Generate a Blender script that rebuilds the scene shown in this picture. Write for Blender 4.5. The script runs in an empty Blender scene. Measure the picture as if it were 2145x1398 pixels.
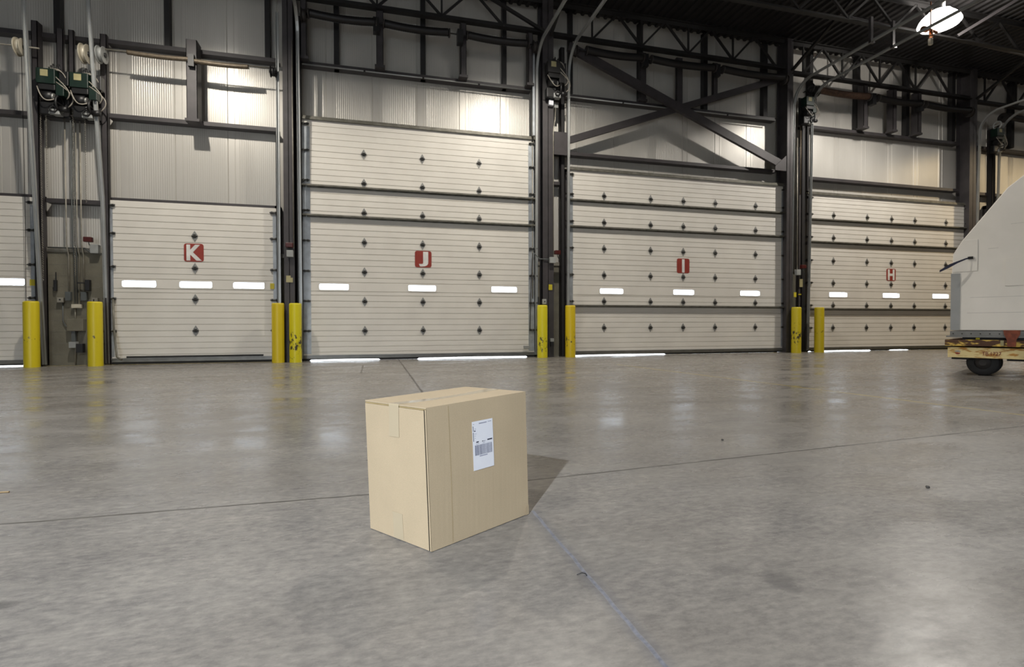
import bpy, math, random
from mathutils import Vector, Matrix
random.seed(7)
sc = bpy.context.scene
col = sc.collection

# ------------------------------------------------------------------ camera
F, PITCH, ROLL, YAW, HC = 1100.0, .0156, -.0024, .257, .705
fw = Vector((math.sin(YAW)*math.cos(PITCH), math.cos(YAW)*math.cos(PITCH), -math.sin(PITCH)))
rt = Vector((math.cos(YAW), -math.sin(YAW), 0)); up = rt.cross(fw)
r2 = rt*math.cos(ROLL) + up*math.sin(ROLL); u2 = up*math.cos(ROLL) - rt*math.sin(ROLL)
cd = bpy.data.cameras.new('camera'); cam = bpy.data.objects.new('camera', cd); col.objects.link(cam)
cd.sensor_fit = 'HORIZONTAL'; cd.sensor_width = 36; cd.lens = F*36/2145; cd.clip_start = .05; cd.clip_end = 300
cam.matrix_world = Matrix(((r2.x, u2.x, -fw.x, 0), (r2.y, u2.y, -fw.y, 0), (r2.z, u2.z, -fw.z, HC), (0, 0, 0, 1)))
cd.dof.use_dof = True; cd.dof.focus_distance = 2.2; cd.dof.aperture_fstop = 5.0
sc.camera = cam

# ------------------------------------------------------------------ light and exposure
sc.view_settings.view_transform = 'Standard'; sc.view_settings.look = 'None'
sc.view_settings.gamma = 1; sc.view_settings.exposure = 0.0; sc.view_settings.use_curve_mapping = False
W = bpy.data.worlds.new('sky'); sc.world = W; W.use_nodes = True
W.node_tree.nodes['Background'].inputs[0].default_value = (.86, .93, 1, 1)
W.node_tree.nodes['Background'].inputs[1].default_value = 7.0
KEY_POWER, ROW_POWER, MID_POWER = 7400, 870, 340
OPEN_W, OPEN_H = 9.0, 3.0            # unseen opening added behind the camera, sized for soft sky fill

# ------------------------------------------------------------------ materials
def nodes(name):
    m = bpy.data.materials.new(name); m.use_nodes = True
    nt = m.node_tree; return m, nt, nt.nodes, nt.links, nt.nodes['Principled BSDF']
def rgba(c): return (c[0], c[1], c[2], 1)
def mat(name, c, rough=.5, metal=0, c2=None, scale=6, detail=6, lo=.4, hi=.65, bump=0, bscale=60, stretch=None, coat=0, spec=None):
    m, nt, N, L, b = nodes(name)
    b.inputs['Roughness'].default_value = rough; b.inputs['Metallic'].default_value = metal
    if coat: b.inputs['Coat Weight'].default_value = coat
    if spec is not None: b.inputs['Specular IOR Level'].default_value = spec
    tc = N.new('ShaderNodeNewGeometry'); src = tc.outputs['Position']
    if stretch:
        mp = N.new('ShaderNodeMapping'); mp.inputs['Scale'].default_value = stretch; L.new(src, mp.inputs[0]); src = mp.outputs[0]
    if c2 is None: c2 = tuple(x*.82 for x in c)
    n = N.new('ShaderNodeTexNoise'); n.inputs['Scale'].default_value = scale; n.inputs['Detail'].default_value = detail
    L.new(src, n.inputs[0])
    r = N.new('ShaderNodeValToRGB'); r.color_ramp.elements[0].position = lo; r.color_ramp.elements[1].position = hi
    r.color_ramp.elements[0].color = rgba(c2); r.color_ramp.elements[1].color = rgba(c)
    L.new(n.outputs[0], r.inputs[0]); L.new(r.outputs[0], b.inputs['Base Color'])
    if bump:
        n2 = N.new('ShaderNodeTexNoise'); n2.inputs['Scale'].default_value = bscale; n2.inputs['Detail'].default_value = 4
        L.new(src, n2.inputs[0]); bp = N.new('ShaderNodeBump'); bp.inputs['Strength'].default_value = bump; bp.inputs['Distance'].default_value = .005
        L.new(n2.outputs[0], bp.inputs['Height']); L.new(bp.outputs[0], b.inputs['Normal'])
    return m
def emit(name, c, s):
    m, nt, N, L, b = nodes(name)
    b.inputs['Base Color'].default_value = rgba(c); b.inputs['Emission Color'].default_value = rgba(c); b.inputs['Emission Strength'].default_value = s
    return m
M = {}
M['skin'] = mat('wall_sheet', (.62, .60, .555), .36, .3, (.54, .52, .48), 1.2, 4, stretch=(1, 1, .25))
M['deck'] = mat('roof_deck', (.022, .020, .021), .5, .2, (.016, .015, .015), 3)
M['steel'] = mat('painted_steel', (.056, .050, .053), .5, .1, (.044, .04, .042), 5)
M['dark'] = mat('dark_steel', (.018, .017, .018), .55, .1)
M['truss'] = mat('truss_paint', (.014, .013, .013), .6, .1)
M['door'] = mat('door_skin', (.745, .715, .655), .42, 0, (.68, .65, .595), 2.2, 6, lo=.3, hi=.7)
M['groove'] = mat('joint_line', (.30, .28, .24), .7)
M['galv'] = mat('galvanised', (.45, .46, .455), .42, .55, (.41, .42, .415), 4)
M['stile'] = mat('end_stile', (.40, .43, .46), .45, .4, (.33, .35, .37), 9)
M['strut'] = mat('strut_steel', (.20, .19, .165), .5, .4, (.13, .125, .10), 9)
M['hinge'] = mat('hinge_steel', (.34, .34, .32), .5, .3, (.22, .22, .21), 30)
M['knuckle'] = mat('hinge_knuckle', (.025, .024, .022), .5, .3)
M['rubber'] = mat('rubber', (.018, .018, .018), .7)
M['alu'] = mat('dull_aluminium', (.27, .27, .26), .45, .5)
M['red'] = mat('sign_red', (.29, .034, .020), .5, 0, (.25, .028, .017), 8)
M['white'] = mat('white_paint', (.80, .79, .76), .5)
M['cmu'] = mat('painted_block', (.175, .162, .122), .75, 0, (.14, .13, .098), 4, 8, bump=.5)
M['conduit'] = mat('conduit', (.34, .32, .27), .45, .4, (.27, .25, .21), 12)
M['boxgrey'] = mat('grey_enclosure', (.36, .37, .36), .5, .1)
M['boxdark'] = mat('dark_enclosure', (.10, .11, .11), .5, .1)
M['black'] = mat('black_part', (.012, .012, .013), .45)
M['green'] = mat('motor_green', (.005, .020, .013), .45, 0, (.004, .014, .010), 20)
M['cable'] = mat('cable_grey', (.36, .33, .28), .6)
M['yellowtag'] = mat('yellow_tag', (.62, .52, .03), .5)
M['creamtag'] = mat('cream_tag', (.40, .36, .19), .5)
M['lens_red'] = mat('strobe_red', (.075, .012, .010), .35)
M['spring_tan'] = mat('spring_tan', (.17, .135, .095), .5, .4, (.12, .095, .065), 25)
M['spring_black'] = mat('spring_black', (.016, .015, .016), .5, .3)
M['spring_rust'] = mat('spring_rust', (.085, .045, .028), .6, .2, (.05, .028, .018), 20)
M['cream'] = mat('drum_cream', (.62, .57, .46), .45, .2)
M['copper'] = mat('copper', (.55, .24, .11), .3, .9, (.40, .16, .07), 20)
M['pipe'] = mat('sprinkler_pipe', (.10, .085, .08), .4, .4)
M['rustpaint'] = mat('rusty_yellow_paint', (.74, .50, .10), .55, 0, (.085, .035, .015), 8, 12, lo=.52, hi=.60, stretch=(1, 1, 2.6))
M['rustpaint2'] = mat('faded_cream_paint', (.76, .62, .30), .55, 0, (.46, .22, .04), 11, 12, lo=.40, hi=.52, stretch=(.8, .8, 2.6))
M['redpaint'] = mat('stencil_paint', (.20, .022, .014), .6)
M['rustbracket'] = mat('rust_red_bracket', (.26, .065, .028), .65, 0, (.16, .04, .02), 18)
M['uld'] = mat('container_skin', (.90, .865, .80), .42, 0, (.84, .81, .745), 2.5, 8)
M['uldseam'] = mat('container_seam', (.60, .575, .53), .45, .1)
M['tyre'] = mat('tyre', (.012, .012, .013), .75)
M['hub'] = mat('hub', (.045, .04, .038), .6, .3)
M['strap'] = mat('strap', (.018, .022, .06), .6)
M['buckle'] = mat('buckle', (.02, .02, .02), .4, .4)
M['bulb'] = emit('lamp_bulb_glass', (1, .96, .90), 7)
M['reflector'] = mat('reflector', (.75, .75, .75), .3, .6)
M['wood'] = mat('splinter_wood', (.42, .30, .16), .7)
M['stone'] = mat('grit', (.06, .055, .05), .8)
M['side'] = mat('side_wall', (.35, .34, .32), .7)
M['apron'] = mat('apron_concrete', (.62, .60, .56), .8)
M['ink'] = mat('label_ink', (.05, .055, .09), .5)
M['inkbar'] = mat('barcode_ink', (.22, .24, .34), .5)
M['inklight'] = mat('label_ink_faint', (.36, .38, .50), .5)
M['labelpaper'] = mat('label_paper', (.80, .82, .88), .35, 0, (.78, .80, .87), 30)

def cardboard(name, c):
    m, nt, N, L, b = nodes(name); b.inputs['Roughness'].default_value = .72
    g = N.new('ShaderNodeNewGeometry')
    n = N.new('ShaderNodeTexNoise'); n.inputs['Scale'].default_value = 7; n.inputs['Detail'].default_value = 10; L.new(g.outputs['Position'], n.inputs[0])
    n3 = N.new('ShaderNodeTexNoise'); n3.inputs['Scale'].default_value = 420; n3.inputs['Detail'].default_value = 3; L.new(g.outputs['Position'], n3.inputs[0])
    r = N.new('ShaderNodeValToRGB'); r.color_ramp.elements[0].position = .35; r.color_ramp.elements[1].position = .7
    r.color_ramp.elements[0].color = rgba(tuple(x*.93 for x in c)); r.color_ramp.elements[1].color = rgba(c)
    L.new(n.outputs[0], r.inputs[0])
    mx = N.new('ShaderNodeMix'); mx.data_type = 'RGBA'; mx.blend_type = 'MULTIPLY'; mx.inputs[0].default_value = .28
    L.new(r.outputs[0], mx.inputs[6]); L.new(n3.outputs[0], mx.inputs[7])
    mp = N.new('ShaderNodeHueSaturation'); mp.inputs['Value'].default_value = 1.15; L.new(mx.outputs[2], mp.inputs['Color'])
    L.new(mp.outputs[0], b.inputs['Base Color'])
    mm = N.new('ShaderNodeMapping'); mm.inputs['Scale'].default_value = (70, 70, 2); L.new(g.outputs['Position'], mm.inputs[0])
    n4 = N.new('ShaderNodeTexNoise'); n4.inputs['Scale'].default_value = 1; L.new(mm.outputs[0], n4.inputs[0])
    bp = N.new('ShaderNodeBump'); bp.inputs['Strength'].default_value = .25; bp.inputs['Distance'].default_value = .002
    L.new(n4.outputs[0], bp.inputs['Height']); L.new(bp.outputs[0], b.inputs['Normal'])
    return m
M['card'] = cardboard('cardboard', (.505, .405, .272))
M['cardshade'] = mat('carton_slit', (.045, .035, .022), .8)
M['cardedge'] = mat('cardboard_edge', (.44, .34, .17), .8)
m, nt, N, L, b = nodes('clear_tape')
b.inputs['Base Color'].default_value = (.49, .41, .285, 1); b.inputs['Roughness'].default_value = .06; b.inputs['Coat Weight'].default_value = .3
b.inputs['Specular IOR Level'].default_value = .6
M['tape'] = m
m, nt, N, L, b = nodes('window_pane')
N.remove(b); tr = N.new('ShaderNodeBsdfTransparent'); tr.inputs[0].default_value = (.93, .96, 1, 1)
gl = N.new('ShaderNodeBsdfGlossy'); gl.inputs['Roughness'].default_value = .05; mx = N.new('ShaderNodeMixShader'); mx.inputs[0].default_value = .06
L.new(tr.outputs[0], mx.inputs[1]); L.new(gl.outputs[0], mx.inputs[2]); L.new(mx.outputs[0], N['Material Output'].inputs[0])
M['pane'] = m

def bollard_mat(i, amount, cz, tone):
    m, nt, N, L, b = nodes('bollard_yellow'); b.inputs['Roughness'].default_value = .38
    g = N.new('ShaderNodeNewGeometry'); sep = N.new('ShaderNodeSeparateXYZ'); L.new(g.outputs['Position'], sep.inputs[0])
    mp = N.new('ShaderNodeMapping'); mp.inputs['Location'].default_value = (i*3.7, 0, i*1.3); mp.inputs['Scale'].default_value = (1.2, 1.2, .7); L.new(g.outputs['Position'], mp.inputs[0])
    n = N.new('ShaderNodeTexNoise'); n.inputs['Scale'].default_value = 16; n.inputs['Detail'].default_value = 9; n.inputs['Roughness'].default_value = .65; L.new(mp.outputs[0], n.inputs[0])
    d = N.new('ShaderNodeMath'); d.operation = 'SUBTRACT'; d.inputs[1].default_value = cz; L.new(sep.outputs[2], d.inputs[0])
    a = N.new('ShaderNodeMath'); a.operation = 'ABSOLUTE'; L.new(d.outputs[0], a.inputs[0])
    k = N.new('ShaderNodeMath'); k.operation = 'MULTIPLY'; k.inputs[1].default_value = .45; L.new(a.outputs[0], k.inputs[0])
    s = N.new('ShaderNodeMath'); s.operation = 'SUBTRACT'; L.new(n.outputs[0], s.inputs[0]); L.new(k.outputs[0], s.inputs[1])
    r = N.new('ShaderNodeValToRGB'); r.color_ramp.elements[0].position = .66-amount; r.color_ramp.elements[1].position = .69-amount
    r.color_ramp.elements[0].color = rgba(tone); r.color_ramp.elements[1].color = (.05, .04, .02, 1)
    L.new(s.outputs[0], r.inputs[0]); L.new(r.outputs[0], b.inputs['Base Color'])
    return m

# floor: polished concrete with blotches, saw cuts and painted lines laid out in room coordinates
def floor_material():
    m, nt, N, L, b = nodes('polished_concrete')
    g = N.new('ShaderNodeNewGeometry'); P = g.outputs['Position']
    sep = N.new('ShaderNodeSeparateXYZ'); L.new(P, sep.inputs[0]); X, Y = sep.outputs[0], sep.outputs[1]
    def mth(op, a, b_=None, clamp=False):
        n = N.new('ShaderNodeMath'); n.operation = op; n.use_clamp = clamp
        for i, v in enumerate((a, b_)):
            if v is None: continue
            if isinstance(v, (int, float)): n.inputs[i].default_value = v
            else: L.new(v, n.inputs[i])
        return n.outputs[0]
    def noise(scale, detail=6, rough=.55, st=(1, 1, 1), loc=(0, 0, 0), dist=0):
        mp = N.new('ShaderNodeMapping'); mp.inputs['Scale'].default_value = st; mp.inputs['Location'].default_value = loc; L.new(P, mp.inputs[0])
        n = N.new('ShaderNodeTexNoise'); n.inputs['Scale'].default_value = scale; n.inputs['Detail'].default_value = detail
        n.inputs['Roughness'].default_value = rough; n.inputs['Distortion'].default_value = dist; L.new(mp.outputs[0], n.inputs[0]); return n.outputs[0]
    def ramp(v, p0, c0, p1, c1):
        r = N.new('ShaderNodeValToRGB'); e = r.color_ramp.elements; e[0].position = p0; e[1].position = p1; e[0].color = rgba(c0); e[1].color = rgba(c1)
        L.new(v, r.inputs[0]); return r.outputs[0]
    def mix(f, a, b_, mode='MIX'):
        x = N.new('ShaderNodeMix'); x.data_type = 'RGBA'; x.blend_type = mode
        for i, v in ((0, f), (6, a), (7, b_)):
            if isinstance(v, (int, float)): x.inputs[i].default_value = v
            elif isinstance(v, tuple): x.inputs[i].default_value = rgba(v)
            else: L.new(v, x.inputs[i])
        return x.outputs[2]
    c = ramp(noise(.9, 8, .6, (.6, 1.3, 1)), .36, (.215, .208, .20), .64, (.37, .36, .34))
    c = mix(.5, c, ramp(noise(4.5, 9, .66, (.55, 1.3, 1), dist=.4), .36, (.19, .19, .195), .66, (.42, .41, .385)))
    c = mix(.42, c, ramp(noise(38, 7, .72, (.6, 1.2, 1)), .38, (.15, .15, .155), .66, (.50, .49, .45)))
    c = mix(ramp(noise(240, 3, .6), .62, (0, 0, 0), .72, (.35, .35, .35)), c, (.50, .49, .43))
    # wear bands along the doors
    c = mix(ramp(noise(.35, 3, .5, (1, 2, 1), (3, 7, 0)), .45, (0, 0, 0), .7, (.35, .35, .35)), c, (.20, .18, .15))
    # a few oil spots with a place of their own
    for (sx, sy, rx, ry, a_) in ((-.93, 1.60, .045, .02, .55), (1.075, 1.20, .05, .055, .5), (.98, 1.29, .05, .04, .3), (.56, 1.36, .022, .02, .3), (1.16, 1.28, .03, .02, .3), (.9, 1.17, .06, .03, .22), (1.5, 1.55, .05, .02, .25)):
        dx = mth('DIVIDE', mth('SUBTRACT', X, sx), rx); dy = mth('DIVIDE', mth('SUBTRACT', Y, sy), ry)
        d = mth('SQRT', mth('ADD', mth('MULTIPLY', dx, dx), mth('MULTIPLY', dy, dy)))
        d = mth('ADD', d, mth('MULTIPLY', mth('SUBTRACT', noise(30, 5), .5), 1.6))
        f = mth('MULTIPLY', mth('SUBTRACT', 1.0, mth('SUBTRACT', d, .45), True), a_)
        c = mix(f, c, (.10, .098, .10))
    wob = mth('MULTIPLY', mth('SUBTRACT', noise(9, 4), .5), .012)
    def band(v, centre, half, soft):      # 1 inside the band
        d = mth('ABSOLUTE', mth('SUBTRACT', mth('ADD', v, wob), centre))
        return mth('SUBTRACT', 1.0, mth('DIVIDE', mth('SUBTRACT', d, half), soft), True)
    def gate(v, lo, hi): return mth('MULTIPLY', mth('GREATER_THAN', v, lo), mth('LESS_THAN', v, hi))
    tilt = mth('SUBTRACT', Y, mth('MULTIPLY', mth('MAXIMUM', mth('SUBTRACT', X, .5), 0.0), .088))
    patch = mth('MULTIPLY', ramp(noise(2.2, 5), .36, (.6, .6, .6), .55, (1, 1, 1)), 1)
    dark = (.075, .07, .062)
    j = mth('MAXIMUM', mth('MULTIPLY', band(tilt, 2.262, .004, .007), mth('MULTIPLY', patch, .95)), mth('MULTIPLY', band(Y, 5.34, .004, .010), .55))
    j = mth('MAXIMUM', j, mth('MULTIPLY', band(Y, 8.06, .008, .02), .6))
    j = mth('MAXIMUM', j, mth('MULTIPLY', mth('MULTIPLY', band(X, .49, .006, .012), gate(Y, 2.3, 11.1)), .75))
    j = mth('MAXIMUM', j, mth('MULTIPLY', mth('MULTIPLY', band(X, -.19, .006, .01), gate(Y, 8.06, 9.7)), .6))
    j = mth('MAXIMUM', j, mth('MULTIPLY', band(X, 8.6, .006, .012), .5))
    c = mix(1.0, c, (.775, .745, .73), 'MULTIPLY')
    c = mix(j, c, dark)
    fill = mth('MULTIPLY', mth('MULTIPLY', band(X, .578, .0032, .004), gate(Y, -6, 1.9)), .9)
    halo = mth('MULTIPLY', mth('MULTIPLY', band(X, .578, .006, .03), gate(Y, -6, 1.9)), .40)
    c = mix(halo, c, (.115, .118, .135))
    c = mix(fill, c, ramp(noise(60, 4), .35, (.12, .125, .15), .6, (.20, .21, .25)))
    xl = mth('ADD', X, mth('MULTIPLY', mth('SUBTRACT', Y, 8.47), .117))
    c = mix(mth('MULTIPLY', mth('MULTIPLY', band(xl, 4.21, .018, .01), mth('LESS_THAN', Y, 8.6)), mth('MULTIPLY', patch, .85)), c, (.40, .32, .10))
    c = mix(mth('MULTIPLY', band(Y, 11.13, .035, .008), mth('MULTIPLY', mth('MAXIMUM', mth('LESS_THAN', X, -1.9), mth('GREATER_THAN', X, 4.3)), .9)), c, (.40, .31, .04))
    L.new(c, b.inputs['Base Color'])
    rr = ramp(noise(2.2, 8, .62, (.6, 1.2, 1), (5, 2, 0)), .36, (.155, .155, .155), .66, (.40, .40, .40))
    L.new(mth('ADD', rr, mth('MULTIPLY', mth('MAXIMUM', j, fill), .4)), b.inputs['Roughness'])
    b.inputs['Specular IOR Level'].default_value = .2
    bp = N.new('ShaderNodeBump'); bp.inputs['Strength'].default_value = .25; bp.inputs['Distance'].default_value = .0012
    h = mth('SUBTRACT', mth('ADD', mth('MULTIPLY', noise(60, 6, .65), .5), mth('MULTIPLY', noise(3, 3), .5)), mth('MULTIPLY', j, 1.2))
    L.new(h, bp.inputs['Height']); L.new(bp.outputs[0], b.inputs['Normal'])
    return m
M['floor'] = floor_material()

# ------------------------------------------------------------------ mesh builder
class MB:
    def __init__(s): s.v = []; s.f = []; s.m = []; s.sm = []; s.cur = 0; s.smooth = False
    def add(s, vs, fs, sm=None):
        o = len(s.v); s.v += [tuple(p) for p in vs]
        for f in fs: s.f.append([o+i for i in f]); s.m.append(s.cur); s.sm.append(s.smooth if sm is None else sm)
        return s
    def box(s, x0, x1, y0, y1, z0, z1):
        vs = [(x, y, z) for z in (z0, z1) for y in (y0, y1) for x in (x0, x1)]
        return s.add(vs, [(0, 2, 3, 1), (4, 5, 7, 6), (0, 1, 5, 4), (2, 6, 7, 3), (0, 4, 6, 2), (1, 3, 7, 5)])
    def cbox(s, c, d): return s.box(c[0]-d[0]/2, c[0]+d[0]/2, c[1]-d[1]/2, c[1]+d[1]/2, c[2]-d[2]/2, c[2]+d[2]/2)
    def tube(s, pts, r, n=8, cap=True, closed=False):
        pts = [Vector(p) for p in pts]; K = len(pts); rs = r if isinstance(r, (list, tuple)) else [r]*K
        t0 = (pts[1]-pts[0]).normalized(); ref = Vector((0, 0, 1)) if abs(t0.z) < .9 else Vector((1, 0, 0))
        u = t0.cross(ref).normalized(); vs = []
        for i, p in enumerate(pts):
            t = (pts[min(i+1, K-1)]-pts[max(i-1, 0)]).normalized()
            if t.length < 1e-6: t = t0
            u = (u - t*u.dot(t)).normalized(); w = t.cross(u)
            for k in range(n):
                a = 2*math.pi*k/n; vs.append(p+(u*math.cos(a)+w*math.sin(a))*rs[i])
        fs = [(i*n+k, i*n+(k+1) % n, (i+1)*n+(k+1) % n, (i+1)*n+k) for i in range(K-1) for k in range(n)]
        s.add(vs, fs, True)
        if cap:
            o = len(s.v)-len(vs)
            for q in (range(n-1, -1, -1), range((K-1)*n, K*n)):
                s.f.append([o+i for i in q]); s.m.append(s.cur); s.sm.append(False)
        return s
    def cyl(s, a, b, r, n=16): return s.tube([a, b], r, n)
    def ext(s, poly, a, b, flip=False):     # 2D profile swept from point a to point b; profile axes: side, up
        a, b = Vector(a), Vector(b); t = (b-a).normalized(); ref = Vector((0, 0, 1)) if abs(t.z) < .95 else Vector((0, 1, 0))
        side = t.cross(ref).normalized(); u = side.cross(t)
        n = len(poly); vs = [p+side*q[0]+u*q[1] for p in (a, b) for q in poly]
        return s.add(vs, [(i, (i+1) % n, n+(i+1) % n, n+i) for i in range(n)]+[tuple(range(n-1, -1, -1)), tuple(range(n, 2*n))])
    def path(s, poly, pts, ups=None):       # profile along a polyline in a plane of constant x
        pts = [Vector(p) for p in pts]; n = len(poly); vs = []
        for i, p in enumerate(pts):
            t = (pts[min(i+1, len(pts)-1)]-pts[max(i-1, 0)]).normalized(); side = Vector((1, 0, 0)); u = side.cross(t).normalized()
            vs += [p+side*q[0]+u*q[1] for q in poly]
        K = len(pts); fs = [(i*n+k, i*n+(k+1) % n, (i+1)*n+(k+1) % n, (i+1)*n+k) for i in range(K-1) for k in range(n)]
        return s.add(vs, fs+[tuple(range(n-1, -1, -1)), tuple(range((K-1)*n, K*n))])
    def prism(s, poly, y0, y1):             # polygon in xz, thickness along y
        n = len(poly); vs = [(x, y, z) for y in (y0, y1) for x, z in poly]
        return s.add(vs, [tuple(range(n)), tuple(range(2*n-1, n-1, -1))]+[(i, n+i, n+(i+1) % n, (i+1) % n) for i in range(n)])
    def build(s, name, mats, parent=None, bevel=0):
        me = bpy.data.meshes.new(name); me.from_pydata(s.v, [], s.f)
        for m_ in (mats if isinstance(mats, (list, tuple)) else [mats]): me.materials.append(M[m_] if isinstance(m_, str) else m_)
        me.polygons.foreach_set('material_index', s.m); me.polygons.foreach_set('use_smooth', s.sm); me.update()
        o = bpy.data.objects.new(name, me); col.objects.link(o)
        if parent:
            o.parent = parent; base = parent.get('_w', (0, 0, 0)); me.transform(Matrix.Translation(-Vector(base))); o['_w'] = tuple(base)
        if bevel:
            b_ = o.modifiers.new('bevel', 'BEVEL'); b_.width = bevel; b_.segments = 2; b_.limit_method = 'ANGLE'
        return o
def tag(o, label=None, cat=None, group=None, kind=None):
    if label: o['label'] = label
    if cat: o['category'] = cat
    if group: o['group'] = group
    if kind: o['kind'] = kind
    return o
def root(name, loc, label=None, cat=None, group=None, kind=None):
    o = bpy.data.objects.new(name, None); col.objects.link(o); o.location = loc; o.empty_display_size = .1; o['_w'] = tuple(loc)
    return tag(o, label, cat, group, kind)
def dup(o, off, label=None):
    r = o.copy(); col.objects.link(r); r.location = o.location+Vector(off)
    if label: r['label'] = label
    for ch in o.children:
        c = ch.copy(); col.objects.link(c); c.parent = r
        for g_ in ch.children:
            d = g_.copy(); col.objects.link(d); d.parent = c
    return r
def text_mesh(txt, bold=.0):
    cu = bpy.data.curves.new('t', 'FONT'); cu.body = txt; cu.extrude = .02; cu.offset = bold; cu.resolution_u = 4
    o = bpy.data.objects.new('t', cu); col.objects.link(o)
    dg = bpy.context.evaluated_depsgraph_get(); me = bpy.data.meshes.new_from_object(o.evaluated_get(dg))
    bpy.data.objects.remove(o); bpy.data.curves.remove(cu); return me
def lettering(txt, name, m_, parent, fn, bold=0):     # fn maps (u 0..1, v 0..1, depth 0..1) to a point
    me = text_mesh(txt, bold); xs = [v.co.x for v in me.vertices]; ys = [v.co.y for v in me.vertices]
    x0, x1, y0, y1 = min(xs), max(xs), min(ys), max(ys)
    for v in me.vertices: v.co = fn((v.co.x-x0)/(x1-x0), (v.co.y-y0)/(y1-y0), 1 if v.co.z > 0 else 0)
    me.materials.clear(); me.materials.append(M[m_]); o = bpy.data.objects.new(name, me); col.objects.link(o)
    o.parent = parent; me.transform(Matrix.Translation(-Vector(parent['_w']))); o['_w'] = tuple(parent['_w']); return o
def rrect(x0, x1, z0, z1, r, k=5):
    P = []
    for cx, cz, a0 in ((x1-r, z1-r, 0), (x0+r, z1-r, 90), (x0+r, z0+r, 180), (x1-r, z0+r, 270)):
        for i in range(k+1):
            a = math.radians(a0+90*i/k); P.append((cx+r*math.cos(a), cz+r*math.sin(a)))
    return P[::-1]

# ------------------------------------------------------------------ the shell of the hangar
XL, XR, YF, YD, YS, ZC = -13.0, 31.0, -17.0, 11.20, 11.42, 7.85
tag(MB().add([(XL, YF, 0), (XR, YF, 0), (XR, YS+.1, 0), (XL, YS+.1, 0)], [(0, 1, 2, 3)]).build('floor', 'floor'), kind='structure')
tag(MB().add([(XL-30, YS+.1, -.02), (XR+30, YS+.1, -.02), (XR+30, 60, -.02), (XL-30, 60, -.02)], [(0, 1, 2, 3)]).build('floor_apron', 'apron'), kind='structure')
# door openings: x0, x1, head
OPEN = [(-8.55, -5.84, 2.96), (-4.66, -1.88, 2.98), (-1.28, 3.38, 4.80), (4.33, 10.07, 4.20), (10.92, 16.25, 4.06), (17.35, 22.8, 4.06)]
def ribbed(mb, x0, x1, z0, z1):
    x = x0; prof = []
    k0 = math.floor(x0/.9144)
    while True:
        base = k0*.9144
        for dx, dy in ((0, .012), (.008, 0), (.12, 0), (.124, .006), (.134, .006), (.138, 0)): prof.append((base+dx, dy))
        q = base+.20
        while q < base+.88:
            prof += [(q, 0), (q+.006, -.0016), (q+.014, -.0016), (q+.020, 0)]; q += .0762/2
        prof += [(base+.905, 0)]
        k0 += 1
        if base > x1: break
    prof = [(x0, 0)]+[p for p in prof if x0 < p[0] < x1]+[(x1, 0)]
    vs = [(x_, YS+d, z) for x_, d in prof for z in (z0, z1)]
    mb.add(vs, [(2*i, 2*i+2, 2*i+3, 2*i+1) for i in range(len(prof)-1)])
wb = MB(); x = XL
for a, b_, h in OPEN:
    ribbed(wb, x, a, 0, ZC+.05); ribbed(wb, a, b_, h, ZC+.05); x = b_
ribbed(wb, x, XR, 0, ZC+.05)
tag(wb.build('wall_back', 'skin'), kind='structure')
sh = MB()
for a, b_, h in OPEN:      # reveals that close the depth of the openings
    sh.box(a-.10, a, YD+.06, YS+.08, 0, h+.1); sh.box(b_, b_+.10, YD+.06, YS+.08, 0, h+.1); sh.box(a-.10, b_+.10, YD+.06, YS+.08, h, h+.1)
tag(sh.build('trim_1', 'steel'), kind='structure')
tag(MB().box(XL-.2, XL, YF, YS+.1, 0, ZC+.2).build('wall_left', 'side'), kind='structure')
tag(MB().box(XR, XR+.2, YF, YS+.1, 0, ZC+.2).build('wall_right', 'side'), kind='structure')
ox = -9.5
fwall = MB().box(XL, ox, YF-.2, YF, 0, ZC+.2).box(ox+OPEN_W, XR, YF-.2, YF, 0, ZC+.2).box(ox, ox+OPEN_W, YF-.2, YF, OPEN_H, ZC+.2)
tag(fwall.build('wall_front', 'side'), kind='structure')
dk = MB(); vs = []; x = XL
prof = []
while x < XR:
    prof += [(x, 0), (x+.06, 0), (x+.085, .045), (x+.165, .045), (x+.19, 0)]; x += .19
prof = sorted(set(prof)); vs = [(x_, y, ZC+d) for x_, d in prof for y in (YF, YS+.1)]
dk.add(vs, [(2*i, 2*i+1, 2*i+3, 2*i+2) for i in range(len(prof)-1)])
dk.box(XL, XR, YF, YS+.1, ZC+.10, ZC+.16)
tag(dk.build('ceiling', 'deck'), kind='structure')
# block dado walls between the doors
def cmu(name, x0, x1, y=11.26, top=2.12):
    b_ = MB().box(x0, x1, y, YS-.004, 0, top)
    z = .1
    o = tag(b_.build(name, 'cmu'), kind='structure')
    led = MB().box(x0, x1, y-.025, y+.02, top-.07, top+.01).build('ledge', 'conduit', o)
    g = MB(); z = .2
    while z < top-.1: g.box(x0, x1, y-.0015, y, z-.003, z+.003); z += .203
    g.build('mortar_joints', 'strut', o)
    return o
cmu('trim_2', -5.66, -4.76); cmu('trim_3', 3.40, 3.60); cmu('trim_4', 3.83, 4.06); cmu('trim_5', -1.82, -1.69); cmu('trim_6', -1.47, -1.39); cmu('trim_7', 10.13, 10.60)

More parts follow.
